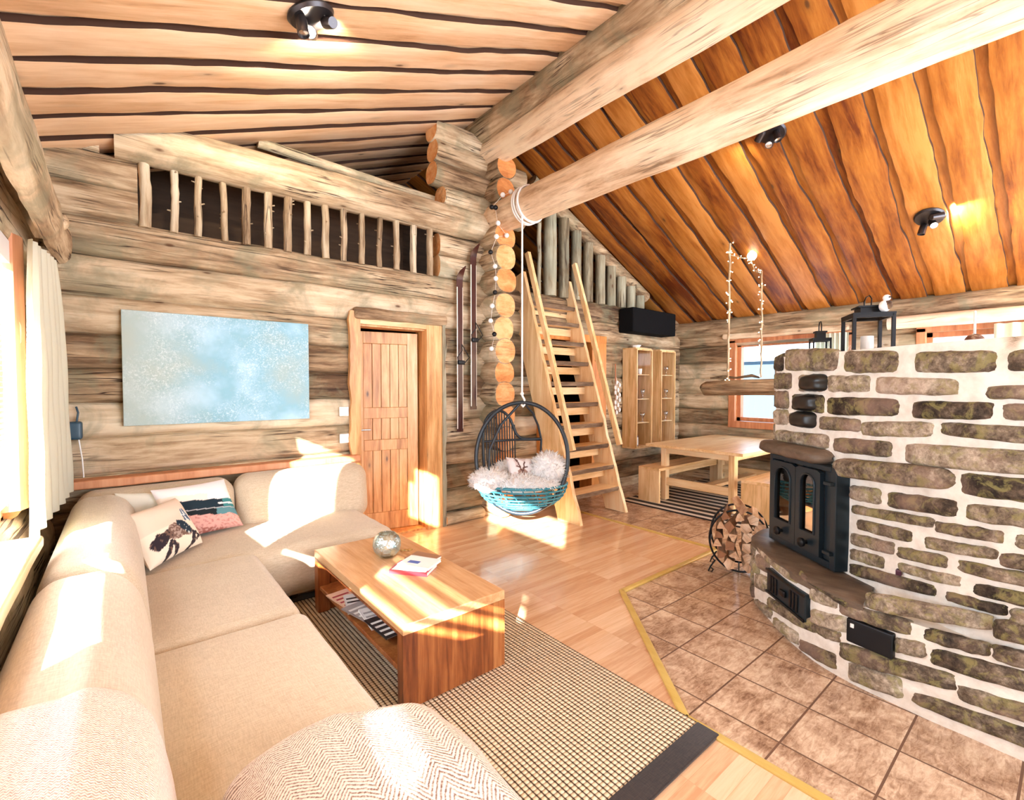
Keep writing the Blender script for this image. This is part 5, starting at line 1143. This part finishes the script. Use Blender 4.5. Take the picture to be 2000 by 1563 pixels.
def wedge(seed):
    rr = random.Random(seed); k = rr.choice((3, 3, 4, 5)); R_ = .05; mb = MB(); mb.R = rr.random(); ang0 = rr.uniform(0, 6)
    if k == 3: sec = [(0, 0)]+[(R_*1.25*cos(a), R_*1.25*sin(a)) for a in (-.65, -.3, 0, .3, .65)]; sec = [(x-R_*.7, y) for x, y in sec]
    else: sec = [(R_*rr.uniform(.75, 1.1)*cos(2*pi*i/k), R_*rr.uniform(.75, 1.1)*sin(2*pi*i/k)) for i in range(k)]
    L = .30; ca, sa = cos(ang0), sin(ang0); sec = [(x*ca-y*sa, x*sa+y*ca) for x, y in sec]; n = len(sec)
    V = [Vector((x, -L/2, z)) for x, z in sec]+[Vector((x*.95, L/2, z*.95)) for x, z in sec]
    V = [v+Vector((rr.uniform(-.003, .003), rr.uniform(-.01, .01), rr.uniform(-.003, .003))) for v in V]
    for i in range(n):
        j = (i+1) % n; mb.add([V[i], V[j], V[n+j], V[n+i]], [(0, 1, 2, 3)], 2 if (k == 3 and 1 <= i < n-1) else 0)
    mb.add(V[:n], [tuple(range(n))[::-1]], 1); mb.add(V[n:], [tuple(range(n))], 1)
    return mb.build('firewood', [m_birch, m_birchend, m_bark], smooth=False, weld=True, loc=(0, 0, 0), label='x', cat='firewood', group='split firewood in the iron basket')
protos = [wedge(40+i) for i in range(8)]; used = set(); spots_ = []
for r_, row in enumerate(range(7)):
    z = zc-RB*.95+row*.075; half = sqrt(max(0, RB**2*1.05-(z-zc)**2/1.3)); k = max(1, int(2*half/.09))
    for i in range(k): spots_.append((-half+half/k+2*half*i/k if k > 1 else 0, z, row, i, k))
ROWN = ['bottom', 'second', 'third', 'fourth', 'fifth', 'sixth', 'topmost']
rr = random.Random(5); RZ = atan2(vd.y, vd.x)-pi/2
for q, (a, z, row, i, k) in enumerate(spots_):
    pi_ = q % 8; o = protos[pi_]
    if pi_ in used: o = o.copy(); COL.objects.link(o)
    used.add(pi_); p = BC+sd*a+Vector((0, 0, z+.01)); o.location = p; o.rotation_euler = (rr.uniform(-.04, .04), rr.choice((0, .8, 1.7, 2.6, 3.9, 5)), RZ+rr.uniform(-.12, .12)); s_ = .98; o.scale = (s_, 1, s_)
    o['label'] = 'split log in the iron basket, %s row from below, %s' % (ROWN[row], ('alone' if k == 1 else ('number %s from the left' % ['one', 'two', 'three', 'four', 'five', 'six'][i])))

# ---- things on top of the fireplace
def lantern(x, y, z, w, h, label, n=4):
    t = thing('lantern', (x, y, z), label, 'lantern'); r = w/2; rot = Matrix.Translation((x, y, z))@Matrix.Rotation(.55, 4, 'Z'); b = w*.045; mb = MB()
    for sx in (-1, 1):
        for sy in (-1, 1): mb.box((sx*r-b, sy*r-b, 0), (sx*r+b, sy*r+b, h), 0, rot)
    for zz in (0, h-2*b):
        for s in (-1, 1): mb.box((-r, s*r-b, zz), (r, s*r+b, zz+2*b), 0, rot); mb.box((s*r-b, -r, zz), (s*r+b, r, zz+2*b), 0, rot)
    mb.build('frame', m_black, t, smooth=False)
    mb = MB(); mb.box((-r*1.1, -r*1.1, h), (r*1.1, r*1.1, h+.012), 0, rot); k = r*.55; mb.box((-k, -k, h+.012), (k, k, h+.05), 0, rot); mb.box((-k*1.25, -k*1.25, h+.05), (k*1.25, k*1.25, h+.06), 0, rot); mb.build('roof', m_black, t, smooth=False)
    mb = MB(); mb.tube([rot@Vector(p) for p in ((-k, 0, h+.05), (-k*1.1, 0, h+.10), (-k*.5, 0, h+.125), (k*.5, 0, h+.125), (k*1.1, 0, h+.10), (k, 0, h+.05))], .004, 6); mb.build('handle', m_black, t)
    mb = MB()
    for s in (-1, 1): mb.box((-r+b, s*r-.001, 2*b), (r-b, s*r+.001, h-2*b), 0, rot); mb.box((s*r-.001, -r+b, 2*b), (s*r+.001, r-b, h-2*b), 0, rot)
    mb.build('glass', m_pane, t, smooth=False)
    mb = MB(); mb.lathe([(.001, 0), (w*.17, 0), (w*.17, h*.4), (.001, h*.4)], (x, y, z+2*b), 18); mb.build('candle', m_pages, t, autos=40); return t
lantern(3.60, .87, ZT, .20, .235, 'large black metal lantern with a bail handle on the fireplace top'); lantern(3.70, 1.16, ZT, .10, .115, 'small black metal lantern left of the large one on the fireplace top')
bf = thing('bird_figurine', (3.52, .72, ZT+.25), 'small white and brown bird figure perched on the large lantern', 'figurine')
bxp = Vector((3.555, .775, ZT+.235+.012)); mb = MB(); mb.ball(bxp+Vector((0, 0, .035)), .03, 10, 0, (1, 1, 1.2)); mb.build('body', m_white, bf)
mb = MB(); mb.ball(bxp+Vector((-.008, -.01, .082)), .02, 10); mb.build('head', m_white, bf); mb = MB(); mb.ball(bxp+Vector((-.006, -.016, .04)), .027, 8, 0, (.7, .9, 1.1)); mb.build('wing', m_bark, bf)
mb = MB(); mb.tube([bxp+Vector((-.022, -.026, .084)), bxp+Vector((-.04, -.045, .078))], [.005, .001], 6); mb.build('beak', m_black, bf)
tb = thing('candle_ball', (3.45, .37, ZT), 'mottled round wooden ball holding a thin white candle on the fireplace top', 'candle holder')
mb = MB(); mb.ball((3.45, .37, ZT+.036), .042, 12, 0, (1, 1, .9)); mb.build('ball', wood('burl', [(.4, (.12, .05, .03)), (.55, (.75, .6, .45))], 2, 1.2, 14, .5, .2), tb)
mb = MB(); mb.lathe([(.001, 0), (.006, 0), (.005, .12), (.001, .125)], (3.45, .37, ZT+.07), 10); mb.build('candle', m_white, tb)
mb = MB(); p = wp(CW, 2.14, .58); mb.rbox((p.x-.03, p.y-.012, .565), (p.x+.0, p.y+.012, .592), .003, 1); mb.build('socket', plain('plum_plastic', (.06, .01, .03), .4), label='tiny dark plum plug set in the mortar low on the fireplace', cat='socket')

# ---- curtains at the dining windows, valance log
def pleated(x, y0, y1, z0, z1, label, k=6):
    mb = MB(); P = [[(x+.03*sin(u*2*pi*k)+.006*sin(v*9), y0+(y1-y0)*u, z0+(z1-z0)*v) for v in [j/12 for j in range(13)]] for u in [i/70 for i in range(71)]]; mb.grid(P); mb.grid([[(a-.003, b, c) for a, b, c in r] for r in P][::-1]); mb.build('curtain', m_curtain, label=label, cat='curtain')
pleated(XR-.16, 1.92, 2.30, .8, 2.19, 'short pleated cream curtain at the right side of the dining table window', 7); pleated(XR-.16, 0.05, .62, .8, 2.16, 'pleated cream curtain at the far right dining window', 5)
mb = MB(); mb.R = .7; mb.tube([(p.x, p.y, p.z) for p in logpath((XR-.16, -.3, 2.26), (XR-.16, 1.52, 2.25))], .075, 14, 0, True, 1, ns=.1, seed=9); mb.tube([(XR-.16, 1.35, 2.25), (XR+.02, 1.35, 2.25)], .02, 8); mb.tube([(XR-.16, .1, 2.25), (XR+.02, .1, 2.25)], .02, 8)
mb.build('curtain_valance', [m_beam, m_end], autos=60, label='pale log valance over the far right dining window', cat='valance')
